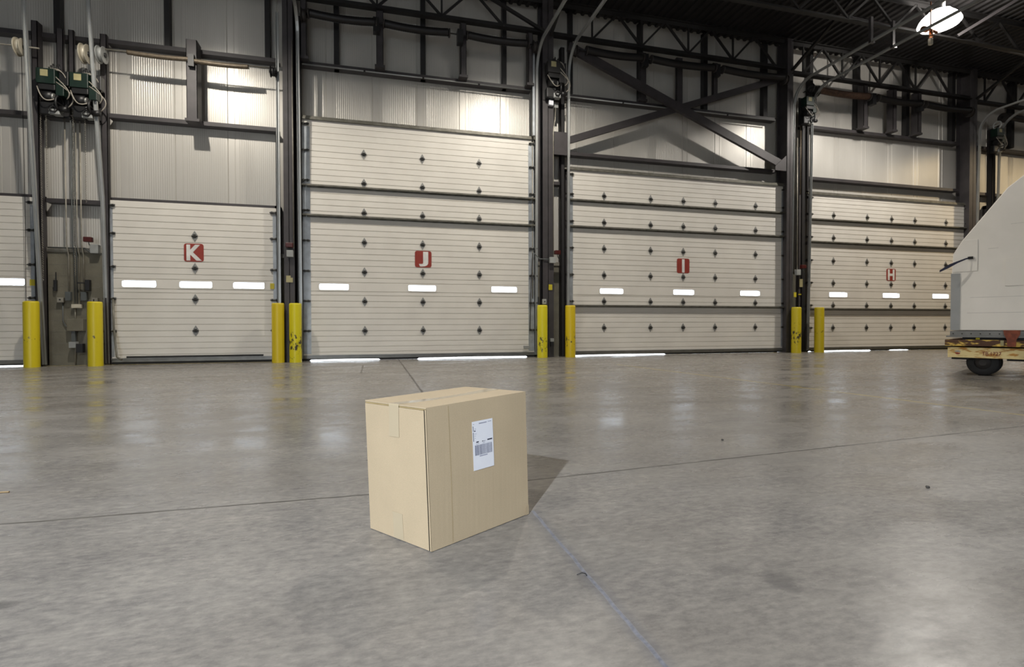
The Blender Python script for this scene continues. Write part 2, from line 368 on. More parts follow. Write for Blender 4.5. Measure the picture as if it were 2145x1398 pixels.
# ------------------------------------------------------------------ sectional doors
def hinge_mesh():
    b_ = MB(); y = YD
    b_.cur = 0
    for s_ in (1, -1): b_.prism([(-.055, s_*.012), (0, s_*.105), (.055, s_*.012)][::(-1 if s_ > 0 else 1)], -.010, -.002)
    b_.cur = 1; b_.cyl((-.05, -.018, 0), (.05, -.018, 0), .013, 8); b_.cbox((0, -.016, .022), (.05, .014, .02)); b_.cbox((0, -.016, -.022), (.05, .014, .02))
    return b_
def bracket_mesh():
    b_ = MB(); b_.cbox((0, -.006, 0), (.15, .01, .055)); b_.cur = 1
    b_.cyl((-.10, -.03, 0), (.08, -.03, 0), .011, 8); b_.cbox((-.03, -.022, 0), (.018, .035, .045)); b_.cbox((.04, -.022, 0), (.018, .035, .045)); b_.cyl((-.115, -.03, 0), (-.09, -.03, 0), .026, 12)
    return b_
def shared(mb, name, mats):
    me = bpy.data.meshes.new(name); me.from_pydata(mb.v, [], mb.f)
    for q in mats: me.materials.append(M[q])
    me.polygons.foreach_set('material_index', mb.m); me.update(); return me
HME = shared(hinge_mesh(), 'hinge', ('hinge', 'knuckle')); BME = shared(bracket_mesh(), 'roller_bracket', ('hinge', 'knuckle'))
def place(me, name, parent, p, flip=False):
    o = bpy.data.objects.new(name, me); col.objects.link(o); o.parent = parent; o.location = Vector(p)-Vector(parent['_w'])
    if flip: o.scale = (-1, 1, 1)
    return o
def door(n, x0, x1, joints, top, hx, wins, struts, gaps, letter=None, sign=None, stile=.13, seal=True, edge=(1, 1)):
    r = root('door_%d' % n, ((x0+x1)/2, YD, 0), kind='structure')
    T = .045; bs = [.06]+joints+[top]
    for i in range(len(bs)-1):
        za, zb = bs[i]+.002, bs[i+1]-.002
        # profile of a ribbed section: list of (z, recess)
        wz = (1.43, 1.555) if za < 1.3 and zb > 1.6 else None
        m_ = MB(); n5 = 5; h = (zb-za)/n5; prof = [(za, .006), (za+.006, 0)]
        for k in range(1, n5):
            z = za+h*k
            if wz and wz[0]-.03 < z < wz[1]+.03: z = wz[0]-.03 if z < 1.5 else wz[1]+.03
            prof += [(z-.009, 0), (z-.005, .010), (z+.005, .010), (z+.009, 0)]
        prof += [(zb-.006, 0), (zb, .006)]
        if wz:
            prof = [p for p in prof if not (wz[0]-.001 < p[0] < wz[1]+.001)]+[(wz[0], 0), (wz[1], 0)]
            prof.sort()
            xs = sorted([x0, x1]+[q for w in wins for q in w])
        else: xs = [x0, x1]
        vs = [(x_, YD+d, z) for x_ in xs for z, d in prof]; K = len(prof); fs = []
        for a in range(len(xs)-1):
            for k in range(K-1):
                if wz and a % 2 == 1 and prof[k][0] == wz[0]: continue
                fs.append((a*K+k, (a+1)*K+k, (a+1)*K+k+1, a*K+k+1))
        o_ = len(vs); vs += [(x_, YD+T, z) for x_ in xs for z, d in prof]
        for f in list(fs): fs.append(tuple(o_+q for q in f[::-1]))
        for k in range(K-1): fs.append((k, k+1, o_+k+1, o_+k)); e = (len(xs)-1)*K; fs.append((e+k+1, e+k, o_+e+k, o_+e+k+1))
        for a in range(len(xs)-1):
            fs.append((a*K, o_+a*K, o_+(a+1)*K, (a+1)*K)); fs.append((a*K+K-1, (a+1)*K+K-1, o_+(a+1)*K+K-1, o_+a*K+K-1))
        m_.add(vs, fs); m_.build('door_panel', 'door', r)
        if wz:
            for w in wins:
                f_ = MB(); xo = rrect(w[0]-.018, w[1]+.018, wz[0]-.018, wz[1]+.018, .03); xi = rrect(w[0]+.004, w[1]-.004, wz[0]+.004, wz[1]-.004, .025)
                q = len(xo)
                for yy in (YD-.008, YD+T+.004):
                    f_.add([(a, yy, b_) for a, b_ in xo]+[(a, yy, b_) for a, b_ in xi], [((i_+1) % q, i_, q+i_, q+(i_+1) % q) for i_ in range(q)])
                o2 = 2*q; f_.add([], [])
                f_.f += [[i_, (i_+1) % q, o2+(i_+1) % q, o2+i_] for i_ in range(q)]+[[q+(i_+1) % q, q+i_, o2+q+i_, o2+q+(i_+1) % q] for i_ in range(q)]
                f_.m += [0]*(2*q); f_.sm += [False]*(2*q)
                fo = f_.build('window_frame', 'door', r)
                MB().box(w[0], w[1], YD+.02, YD+.026, wz[0], wz[1]).build('pane', 'pane', fo)
        if i: MB().box(x0+.01, x1-.01, YD+.004, YD+T-.004, bs[i]-.004, bs[i]+.004).build('joint_gasket', 'groove', r)
    for j in joints:
        for x in hx: place(HME, 'hinge', r, (x, YD, j))
        if edge[0]: place(BME, 'roller_bracket', r, (x0+.06, YD-.008, j))
        if edge[1]: place(BME, 'roller_bracket', r, (x1-.06, YD-.008, j), True)
    if edge[0]: place(BME, 'roller_bracket', r, (x0+.06, YD-.008, top-.10))
    if edge[1]: place(BME, 'roller_bracket', r, (x1-.06, YD-.008, top-.10), True)
    if stile:
        for a, e in ((x0, edge[0]), (x1-stile, edge[1])):
            if e: MB().box(a, a+stile, YD-.005, YD+.001, .14, top-.14).box(a+stile*.45, a+stile*.55, YD-.011, YD-.004, .14, top-.14).build('end_stile', 'stile', r)
    for z in struts:
        MB().box(x0, x1, YD-.085, YD, z-.004, z+.004).box(x0, x1, YD-.089, YD-.083, z-.028, z+.004).box(x0, x1, YD-.006, YD-.001, z-.05, z).build('strut', 'strut', r)
    MB().box(x0, x1, YD-.012, YD+T+.002, .045, .115).box(x0, x1, YD-.030, YD-.008, .098, .108).build('bottom_retainer', 'alu', r)
    s_ = MB(); marks = sorted(set([x0, x1]+[q for g in gaps for q in g[:2]]))
    prof = []
    for x in marks:
        prof.append((x, 0.0))
    for g in gaps:
        a, b_, h = g
        prof = [p for p in prof if not a <= p[0] <= b_]
        prof += [(a, .002), (a+.03, h*.8), ((a+b_)/2, h), (b_-.03, h*.8), (b_, .002)]
    prof = sorted(set(prof)); vs = [(x, y, z) for x, z in prof for y in (YD+.002, YD+.036)]+[(x, y, .055) for x, z in prof for y in (YD+.002, YD+.036)]
    K = 2*len(prof); fs = []
    for i in range(len(prof)-1): fs += [(2*i, 2*i+2, K+2*i+2, K+2*i), (2*i+1, K+2*i+1, K+2*i+3, 2*i+3), (2*i, 2*i+1, 2*i+3, 2*i+2)]
    s_.add(vs, fs); s_.build('bottom_seal', 'rubber', r)
    if letter:
        sx0, sx1, sz0, sz1 = sign
        so = MB().prism(rrect(sx0, sx1, sz0, sz1, .045), YD-.006, YD-.001).build('letter_sign', 'red', r); so['label'] = 'red rounded square sign with white letter '+letter
        w_, h_ = sx1-sx0, sz1-sz0
        lx = {'K': (.13, .90), 'J': (.24, .80), 'I': (.40, .60), 'H': (.14, .86)}[letter]
        lz = {'K': (.06, .94), 'J': (.05, .95), 'I': (.05, .95), 'H': (.06, .94)}[letter]
        lettering(letter, 'letter', 'white', so, lambda u, v, d: Vector((sx0+w_*(lx[0]+(lx[1]-lx[0])*u), YD-.0065-.003*d, sz0+h_*(lz[0]+(lz[1]-lz[0])*v))), .04)
        if letter == 'H':
            for k, q in enumerate(((.03, .97, .02, .06), (.03, .97, .94, .98), (.02, .06, .03, .97), (.94, .98, .03, .97))): pass
    return r
door(1, -8.75, -5.78, [.615, 1.21, 1.80, 2.41], 3.0, [-7.3], [(-6.56, -5.97), (-7.6, -7.01), (-8.6, -8.01)], [], [(-8.6, -5.95, .022)], edge=(1, 1), stile=.1)
door(2, -4.71, -1.82, [.615, 1.21, 1.80, 2.41], 3.02, [-3.28], [(-4.49, -3.93), (-3.55, -2.99), (-2.63, -2.07)], [], [], 'K', (-3.465, -3.13, 1.928, 2.27), stile=.09)
MB().box(-4.42, -2.1, YD-.03, YD-.004, .12, .15).build('bottom_strip', 'rubber', bpy.data.objects['door_2'])
door(3, -1.36, 3.47, [.60, 1.20, 1.80, 2.405, 3.005, 3.605, 4.20], 4.82, [-.18, 1.003, 2.215], [(-1.06, -.49), (.70, 1.28), (2.48, 3.06)], [3.515, 2.925], [(-1.25, .12, .030), (.88, 3.3, .030)], 'J', (.84, 1.186, 1.93, 2.276), stile=.145)
door(4, 4.25, 10.15, [.643, 1.249, 1.855, 2.459, 3.062, 3.670], 4.22, [5.14, 6.33, 7.205, 8.09, 9.25], [(5.04, 5.63), (6.94, 7.51), (8.81, 9.39)], [3.55, 2.955, 1.165], [(4.4, 6.75, .028), (9.9, 10.05, .02)], 'I', (7.036, 7.375, 1.95, 2.302), stile=.125)
door(5, 10.84, 16.33, [.62, 1.205, 1.79, 2.371, 2.97, 3.556], 4.08, [11.655, 12.76, 13.59, 14.41, 15.54], [(11.53, 12.12), (13.31, 13.89), (15.07, 15.67)], [3.44, 2.86, 1.13], [(11.1, 12.95, .028), (13.55, 14.25, .02), (10.86, 11.0, .02)], 'H', (13.431, 13.749, 1.887, 2.217), stile=.06)
door(6, 17.27, 22.9, [.62, 1.205, 1.79, 2.371, 2.97, 3.556], 4.08, [18.1, 19.2, 20.1, 21, 22], [(17.9, 18.5), (19.8, 20.4), (21.6, 22.2)], [3.44, 2.86, 1.13], [(17.5, 22.5, .02)], stile=.06)

# ------------------------------------------------------------------ steel frame
def thing(name, mb, m_, label, cat, group=None, bevel=0): return tag(mb.build(name, m_, None, bevel), label, cat, group)
def recentre(o):
    vs = [v.co for v in o.data.vertices]; c = Vector((sum((min(v[i] for v in vs), max(v[i] for v in vs)))/2 for i in range(3))); c.z = min(v.z for v in vs)
    o.data.transform(Matrix.Translation(-c)); o.location = c; return o
HW = .018
def ibeam(w, d, t=HW):   # profile: side, up
    a, b_ = w/2, d/2
    return [(-a, -b_), (a, -b_), (a, -b_+t), (t/2, -b_+t), (t/2, b_-t), (a, b_-t), (a, b_), (-a, b_), (-a, b_-t), (-t/2, b_-t), (-t/2, -b_+t), (-a, -b_+t)]
def column(xc, label, w=.2):
    r = root('steel_column', (xc, 11.16, 0), label, 'column')
    m_ = MB(); y0, y1 = 10.98, 11.34
    m_.box(xc-w/2, xc+w/2, y0, y0+.016, 0, ZC-.02); m_.box(xc-w/2, xc+w/2, y1-.016, y1, 0, ZC-.02); m_.box(xc-.006, xc+.006, y0, y1, 0, ZC-.02)
    m_.build('shaft', 'steel', r)
    MB().box(xc-w/2-.005, xc+w/2+.005, y0-.004, y1+.004, 0, .025).build('base_plate', 'steel', r)
    return r
column(-1.58, 'dark grey steel column between the K and J doors', .19)
column(3.715, 'dark grey steel column between the J and I doors', .25)
column(10.075, 'dark steel column between the I and H doors', .17)
column(16.22, 'dark steel column at the right edge of the H door', .26)

def girt(x0, x1, z, label, y0=11.22, y1=11.41, lip=.075, m_='steel'):
    b_ = MB().ext([(0, 0), (-(y1-y0), 0), (-(y1-y0), lip), (-(y1-y0)+.006, lip), (-(y1-y0)+.006, .006), (-.006, .006), (-.006, lip), (0, lip)], (x0, y0, z), (x1, y0, z))
    # profile 'side' of +x travel points to -y, so it is laid out towards the wall
    o = recentre(thing('wall_girt', b_, m_, label, 'beam')); return o
girt(-9.5, -4.74, 5.86, 'upper horizontal grey wall girt at the far left, behind the green motors')
girt(-4.68, -1.78, 5.88, 'upper horizontal grey wall girt above the K door, just above its sagging tan spring')
girt(-1.38, 3.40, 5.90, 'upper horizontal grey wall girt across the bay above the J door')
girt(4.02, 9.86, 5.86, 'upper horizontal grey wall girt crossing behind the X brace above the I door')
girt(10.7, 16.05, 5.78, 'upper horizontal dark wall girt above the H door')
girt(16.7, 24, 5.74, 'upper horizontal dark wall girt right of the H bay, above the white container')
girt(-9.5, -5.74, 4.44, 'lower horizontal grey wall girt at the far left edge, left of the green motors')
girt(-5.66, -4.76, 4.44, 'short lower horizontal girt behind the conduits under the green motors')
girt(-4.68, -1.80, 4.53, 'lower horizontal grey wall girt between the K door and its spring')
girt(3.9, 9.88, 4.56, 'heavy horizontal grey girt above the I door head, under the X brace')
girt(10.72, 16.05, 4.46, 'heavy horizontal grey girt just above the H door head')
girt(16.7, 24, 4.42, 'lower horizontal dark girt behind the top of the white container')
girt(-5.66, -4.76, 2.93, 'short dark girt over the recess between the L and K doors', y0=11.24)
girt(3.86, 4.10, 3.86, 'short grey girt over the recess left of the I door', y0=11.2)

def head(x0, x1, z, label):
    b_ = MB().box(x0, x1, YD-.03, YD+.08, z, z+.05).box(x0, x1, YD-.045, YD-.03, z-.02, z+.015)
    recentre(thing('door_head_trim', b_, 'strut', label, 'trim'))
head(-1.38, 3.50, 4.83, 'brownish metal head trim along the top edge of the J door')
head(4.16, 10.2, 4.235, 'brownish metal head trim along the top edge of the I door')
head(10.74, 16.4, 4.09, 'brownish metal head trim along the top edge of the H door')

def post(x0, x1, y0, y1, z0, z1, label, m_='steel', foot=True, group=None, cat='post', name='steel_post'):
    b_ = MB(); b_.box(x0, x1, y0, y0+.01, z0, z1); b_.box(x0, x0+.01, y0, y1, z0, z1); b_.box(x1-.01, x1, y0, y1, z0, z1)
    if foot: b_.box(x0-.03, x1+.03, y0-.01, y1, z0, z0+.05)
    recentre(thing(name, b_, m_, label, cat, group))
# jamb posts
post(-5.76, -5.67, 11.08, 11.24, 0, 6.06, 'grey jamb post at the right edge of the L door', foot=False)
post(-4.76, -4.66, 11.15, 11.24, 0, 6.0, 'grey jamb post at the left edge of the K door', foot=False)
post(-1.83, -1.77, 11.10, 11.24, 0, 4.5, 'narrow dark jamb post at the right edge of the K door', 'dark', foot=False)  # near-black tone stands in for the shade of the gap by the column
post(-1.47, -1.36, 11.13, 11.25, 0, 6.8, 'narrow dark jamb post at the left edge of the J door', 'dark', foot=False)  # near-black here too, for the shaded gap on the column's other side
post(3.455, 3.53, 11.19, 11.25, 0, 6.8, 'narrow dark jamb post at the right edge of the J door', 'dark', foot=False)
post(4.06, 4.15, 11.12, 11.25, 0, 6.9, 'dark jamb post at the left edge of the I door', 'dark', foot=False)
post(10.175, 10.26, 11.14, 11.25, 0, 6.8, 'dark jamb post at the right edge of the I door', 'dark', foot=False)
post(10.62, 10.84, 11.17, 11.25, 0, 6.3, 'wide dark jamb post at the left edge of the H door', 'dark', foot=False)
post(10.42, 10.50, 11.06, 11.14, 0, 5.2, 'narrow grey-violet channel post left of the dark H door jamb', foot=False)
post(16.42, 16.52, 11.12, 11.25, 0, 6.3, 'dark jamb post right of the H door column', 'dark', foot=False)
post(17.14, 17.26, 11.10, 11.25, 0, 6.3, 'dark jamb post beyond the H bay, behind the white container', 'dark', foot=False)
post(-5.42, -5.32, 11.14, 11.20, 4.8, 6.0, 'left one of two short posts behind the green motors', foot=False)
post(-5.24, -5.16, 11.14, 11.20, 4.6, 6.0, 'right one of two short posts behind the green motors', foot=False)
post(-3.32, -3.14, 10.96, 11.22, 4.50, 6.0, 'short wide post carrying the middle of the tan spring above the K door')
# spring hangers
for x0, x1, z0, z1, lb in ((.08, .22, 5.93, 7.1, 'left post between girt and truss chord carrying the black springs above the J door'),
                           (1.80, 1.92, 5.93, 7.1, 'right post between girt and truss chord carrying the black springs above the J door'),
                           (3.28, 3.38, 5.93, 7.1, 'post at the right end of the J springs, beside the white guide strip'),
                           (-1.35, -1.24, 5.93, 7.1, 'post at the left end of the J springs'),
                           (6.02, 6.18, 5.93, 7.05, 'left spring post above the I door, where two black springs meet'),
                           (6.98, 7.14, 5.89, 7.05, 'spring post above the crossing of the X brace'),
                           (7.98, 8.10, 6.2, 7.05, 'right spring post above the I door, hanging over the rising brace arm'),
                           (12.42, 12.56, 5.85, 7.0, 'left spring post above the H door, where rusty and black springs meet'),
                           (13.40, 13.52, 5.85, 7.0, 'middle spring post above the H door'),
                           (14.26, 14.38, 5.85, 7.0, 'right spring post above the H door')):
    post(x0, x1, 11.14 if 'above the I' in lb or 'X brace' in lb or 'brace arm' in lb else 11.02, 11.21, z0, z1, lb)
# studs from the upper girt to the roof
for x, w, lb in ((-5.47, .1, 'above the green motors'), (-3.73, .09, 'above the K door, left one'), (-1.99, .09, 'above the K door, right one'), (-.70, .10, 'above the J door, leftmost'),
              (1.04, .10, 'above the centre of the J door'), (2.81, .09, 'above the J door, rightmost'), (4.36, .09, 'at the left end above the I door'), (6.12, .10, 'above the I door, second from left'), (7.86, .11, 'above the I door, third from left'),
              (9.59, .12, 'at the right end above the I door'), (12.52, .11, 'above the H door, leftmost'), (14.22, .11, 'above the H door, middle'), (15.89, .12, 'above the H door, rightmost'), (18.2, .12, 'right of the H bay'), (-7.2, .1, 'above the L door'), (11.0, .1, 'at the corner between the I and H bays')):
    recentre(thing('wall_stud', MB().box(x-w/2, x+w/2, 11.27, 11.40, 5.9 if x > -1 else 5.92, ZC-.03), 'dark', 'black wall stud rising to the roof '+lb, 'post'))

# X brace above the I door
def brace(a, b_, label, h=.16, d=.12, m_='steel', name='diagonal_brace'):
    recentre(thing(name, MB().ext([(-d, -h/2), (0, -h/2), (0, h/2), (-d, h/2), (-d, h/2-.012), (-.012, h/2-.012), (-.012, -h/2+.012), (-d, -h/2+.012)], a, b_), m_, label, 'brace'))
brace((4.2, 10.965, 6.87), (9.88, 10.965, 4.67), 'thick diagonal of the X brace above the I door, falling to the right', .19, .08)
brace((3.86, 11.055, 4.70), (9.87, 11.055, 6.86), 'thinner diagonal of the X brace above the I door, rising to the right', .15, .075)
recentre(thing('gusset_plate', MB().prism([(3.84, 4.45), (4.15, 4.45), (4.15, 4.95), (3.84, 4.95)], 10.94, 10.96), 'steel', 'grey gusset plate at the lower left foot of the X brace', 'plate'))
recentre(thing('gusset_plate', MB().prism([(9.6, 4.52), (9.92, 4.52), (9.92, 4.9), (9.6, 4.62)], 10.93, 10.95), 'steel', 'grey gusset plate at the lower right foot of the X brace', 'plate'))

# trusses
def angle2(s=.05): return [(-s, 0), (s, 0), (s, .012), (.008, .012), (.008, s), (-.008, s), (-.008, .012), (-s, .012)]
def truss(x0, x1, y, zb, zt, label, period=.90, vert=True, phase=0, ch=.10):
    r = root('roof_truss', ((x0+x1)/2, y, zb), label, 'truss')
    MB().ext([(-ch/2-.02, 0), (ch/2+.02, 0), (ch/2+.02, .015), (.012, .015), (.012, ch), (-.012, ch), (-.012, .015), (-ch/2-.02, .015)], (x0, y, zb), (x1, y, zb)).build('bottom_chord', 'truss', r)
    MB().box(x0, x1, y-.07, y+.07, zt-.015, zt).box(x0, x1, y-.012, y+.012, zt-.10, zt).build('top_chord', 'truss', r)
    x = x0+phase; k = 0
    while x < x1-period:
        for a, b_ in (((x, zb+.06), (x+period/2, zt-.06)), ((x+period/2, zt-.06), (x+period, zb+.06))):
            if b_[0] < x1: MB().ext([(-.022, -.022), (.022, -.022), (.022, .022), (-.022, .022)], (a[0], y, a[1]), (b_[0], y, b_[1])).build('web_bar', 'truss', r)
        if vert: MB().box(x-.018, x+.018, y-.018, y+.018, zb+.05, zt-.05).build('web_post', 'truss', r)
        x += period
    return r
truss(-9.0, -1.68, 11.0, 7.08, 7.82, 'dark wall truss at the top edge above the K and L doors', 1.3)
truss(-1.48, 3.58, 11.0, 7.06, 7.82, 'dark wall truss running above the J door springs', 1.30, phase=.28)
truss(3.84, 9.9, 11.0, 7.04, 7.80, 'dark wall truss above the X brace of the I door', 1.22, phase=.92)
truss(10.12, 16.1, 11.0, 6.96, 7.78, 'dark wall truss above the H door', 1.22, phase=.35)
truss(16.35, 24, 11.0, 6.90, 7.76, 'dark wall truss beyond the H bay at the right edge', 1.22, phase=.3)
truss(-4, 24, 9.05, 7.14, 7.82, 'dark roof joist running across the ceiling just behind the lit lamp', 1.25, vert=False, ch=.07)
truss(-4, 24, 6.9, 7.14, 7.82, 'dark roof joist nearest the camera at the upper right corner', 1.25, vert=False, ch=.07)
for a, b_, lb in (((3.75, 10.9, 7.0), (3.75, 9.1, 7.78), 'black knee brace from the J/I column up to the roof'), ((10.05, 10.9, 7.0), (10.05, 9.1, 7.78), 'black knee brace from the I/H column up to the roof'),
                  ((16.2, 10.9, 6.95), (16.2, 9.1, 7.78), 'black knee brace from the column right of the H door up to the roof'), ((2.1, 10.92, 7.75), (3.6, 10.92, 7.08), 'thick dark diagonal brace left of the J/I column head'),
                  ((12.75, 8.98, 7.2), (13.6, 8.3, 7.78), 'grey angle brace right of the lit lamp')):
    recentre(thing('roof_brace', MB().ext([(-.03, -.03), (.03, -.03), (.03, .03), (-.03, .03)], a, b_), 'truss' if 'grey' not in lb else 'steel', lb, 'brace'))

# ------------------------------------------------------------------ door tracks
def arc(x, yb, zt, R, ytop_end, z0=.05, lean=0, n=8, rise=0):
    P = [(x, yb, z0), (x, yb-lean*.5, (z0+zt-R)/2), (x, yb-lean, zt-R)]
    for i in range(1, n+1):
        a = math.pi/2*i/n; P.append((x, yb-lean-R*(1-math.cos(a)), zt-R+R*math.sin(a)))
    P.append((x, ytop_end, zt+rise)); return P
CH = [(-.028, -.02), (.028, -.02), (.028, .02), (.022, .02), (.022, -.014), (-.022, -.014), (-.022, .02), (-.028, .02)]
def track(pts, label, m_='galv', hang=None):
    b_ = MB().path(CH, pts)
    r = root('door_track', pts[0], label, 'track'); b_.build('rail', m_, r)
    for y_ in (hang or []):
        MB().box(pts[0][0]-.03, pts[0][0]+.03, y_-.03, y_+.03, pts[-1][2], 7.2).box(pts[0][0]-.03, pts[0][0]+.08, y_-.03, y_+.03, pts[-1][2]-.03, pts[-1][2]+.01).build('hanger', 'steel', r)
    return r
track([(-5.63, 11.06, .03), (-5.62, 10.86, 2.71), (-5.62, 10.74, 4.46), (-5.62, 10.63, 6.16), (-5.62, 10.5, 7.7)], 'leaning galvanised door track at the right edge of the L door')
track([(-4.71, 11.16, .03), (-4.73, 11.10, 3.01), (-4.75, 10.96, 4.54), (-4.75, 10.74, 6.36), (-4.75, 10.6, 7.7)], 'leaning galvanised door track left of the K door, passing before the right green motor')
track([(-1.775, 11.06, .03), (-1.775, 11.06, 3.2), (-1.775, 11.06, 6.78)], 'straight vertical door track at the right edge of the K door')
track(arc(-1.39, 11.10, 6.73, .42, 5.5, lean=.18), 'curved door track at the left edge of the J door')
track(arc(3.49, 11.15, 6.78, .55, 5.2, lean=.06), 'curved door track at the right edge of the J door, bending into the room', hang=[7.9])
track(arc(4.21, 11.08, 6.78, .55, 5.2, lean=.06), 'curved door track at the left edge of the I door, bending into the room', hang=[7.9])
track(arc(10.2, 11.08, 6.69, .55, 4.5, lean=.08), 'curved door track at the right edge of the I door, bending into the room', hang=[8.9])
track(arc(10.79, 11.13, 6.66, .52, 4.5, lean=.10), 'curved door track at the left edge of the H door, crossing the lit lamp', hang=[8.9])
track(arc(16.40, 11.06, 6.54, .5, 4.5, lean=.12), 'curved door track at the right edge of the H door')
track(arc(17.26, 11.10, 6.56, .55, 4.5, lean=.1), 'curved door track beyond the H bay, rightmost of all tracks')
recentre(thing('guide_strip', MB().box(3.385, 3.435, 11.05, 11.10, 4.86, 6.72), 'stile', 'pale vertical guide strip beside the right end of the J door springs', 'strip'))

# ------------------------------------------------------------------ springs and shafts
def spring(x0, x1, y, z, r_, sag, m_, parent):
    n = int((x1-x0)/.022); P = []; R = []
    for i in range(n+1):
        t = i/n; zz = z-sag*4*t*(1-t); P.append((x0+(x1-x0)*t, y, zz)); R.append(r_*(1 if i % 2 else .93))
    return MB().tube(P, R, 12).build('spring_coil', m_, parent)
def drum(x, y, z, r_, parent, m_='cream'):
    b_ = MB().cyl((x-.05, y, z), (x-.035, y, z), r_, 24).cyl((x-.035, y, z), (x+.035, y, z), r_*.82, 24).cyl((x+.035, y, z), (x+.045, y, z), r_*.95, 24); b_.cur = 1
    b_.cyl((x-.07, y, z), (x+.07, y, z), r_*.28, 10)
    return b_.build('cable_drum', (m_, 'black'), parent)
r = root('spring_shaft', (-3.2, 10.95, 5.62), 'sagging tan torsion springs on a shaft above the K door', 'spring')
MB().cyl((-4.95, 10.95, 5.64), (-1.8, 10.95, 5.63), .014, 8).build('shaft', 'conduit', r)
spring(-4.25, -3.22, 10.93, 5.62, .042, .02, 'spring_tan', r); spring(-3.22, -2.26, 10.93, 5.60, .042, .02, 'spring_tan', r)
MB().box(-3.27, -3.17, 10.88, 10.958, 5.48, 5.70).build('bracket', 'black', r)
drum(-4.88, 10.92, 5.5, .17, r); drum(-1.84, 10.98, 5.58, .10, r, 'black')
d_ = drum(-4.64, 10.93, 5.52, .15, r, 'boxgrey')
r = root('spring_shaft', (-6.6, 10.95, 5.62), 'torsion spring shaft with cream cable drum at the far left edge, above the L door', 'spring')
MB().cyl((-9, 10.95, 5.55), (-5.55, 10.9, 5.50), .014, 8).build('shaft', 'conduit', r)
spring(-7.6, -6.3, 10.95, 5.58, .042, .02, 'spring_tan', r); drum(-5.74, 10.75, 5.42, .15, r)
for (ends, z, rad, x0, x1, lb, mats) in (
    (((-1.17, .06), (.24, 1.52), (1.93, 3.22)), 6.74, .078, -1.3, 3.38, 'row of three thick black torsion springs above the J door', ('spring_black',)*3),
    (((4.60, 5.94), (6.19, 7.82), (8.08, 9.80)), 6.78, .085, 4.3, 9.85, 'row of three thick black torsion springs over the X brace of the I door', ('spring_black',)*3),
    (((10.85, 12.42), (12.75, 14.18), (14.36, 15.95)), 6.60, .085, 10.8, 16.0, 'row of torsion springs above the H door, the left one rusty brown', ('spring_rust', 'spring_black', 'spring_black')),
    (((17.4, 19.0), (19.2, 20.8)), 6.58, .085, 17.3, 22.5, 'dark torsion springs at the right edge beyond the H bay', ('spring_black',)*2)):
    r = root('spring_shaft', ((x0+x1)/2, 10.9, z), lb, 'spring')
    MB().cyl((x0, 10.9, z), (x1, 10.9, z), .016, 8).build('shaft', 'black', r)
    for (a, b_), mm in zip(ends, mats):
        spring(a, b_, 10.9, z+.015, rad, .035, mm, r)
        for e in (a-.03, b_+.01): MB().cyl((e, 10.9, z), (e+.025, 10.9, z), rad*1.15, 16).build('spring_plug', 'hub', r)
    for e in (a for a, b_ in ends[1:]): MB().box(e-.22, e-.10, 10.86, 10.96 if x0 == 4.3 else 11.018, z-.18, z+.10).build('bracket', 'black', r)
    drum(x0+.02, 10.95, z-.02, .13, r, 'hub'); drum(x1+.02, 10.95, z-.02, .13, r, 'hub')

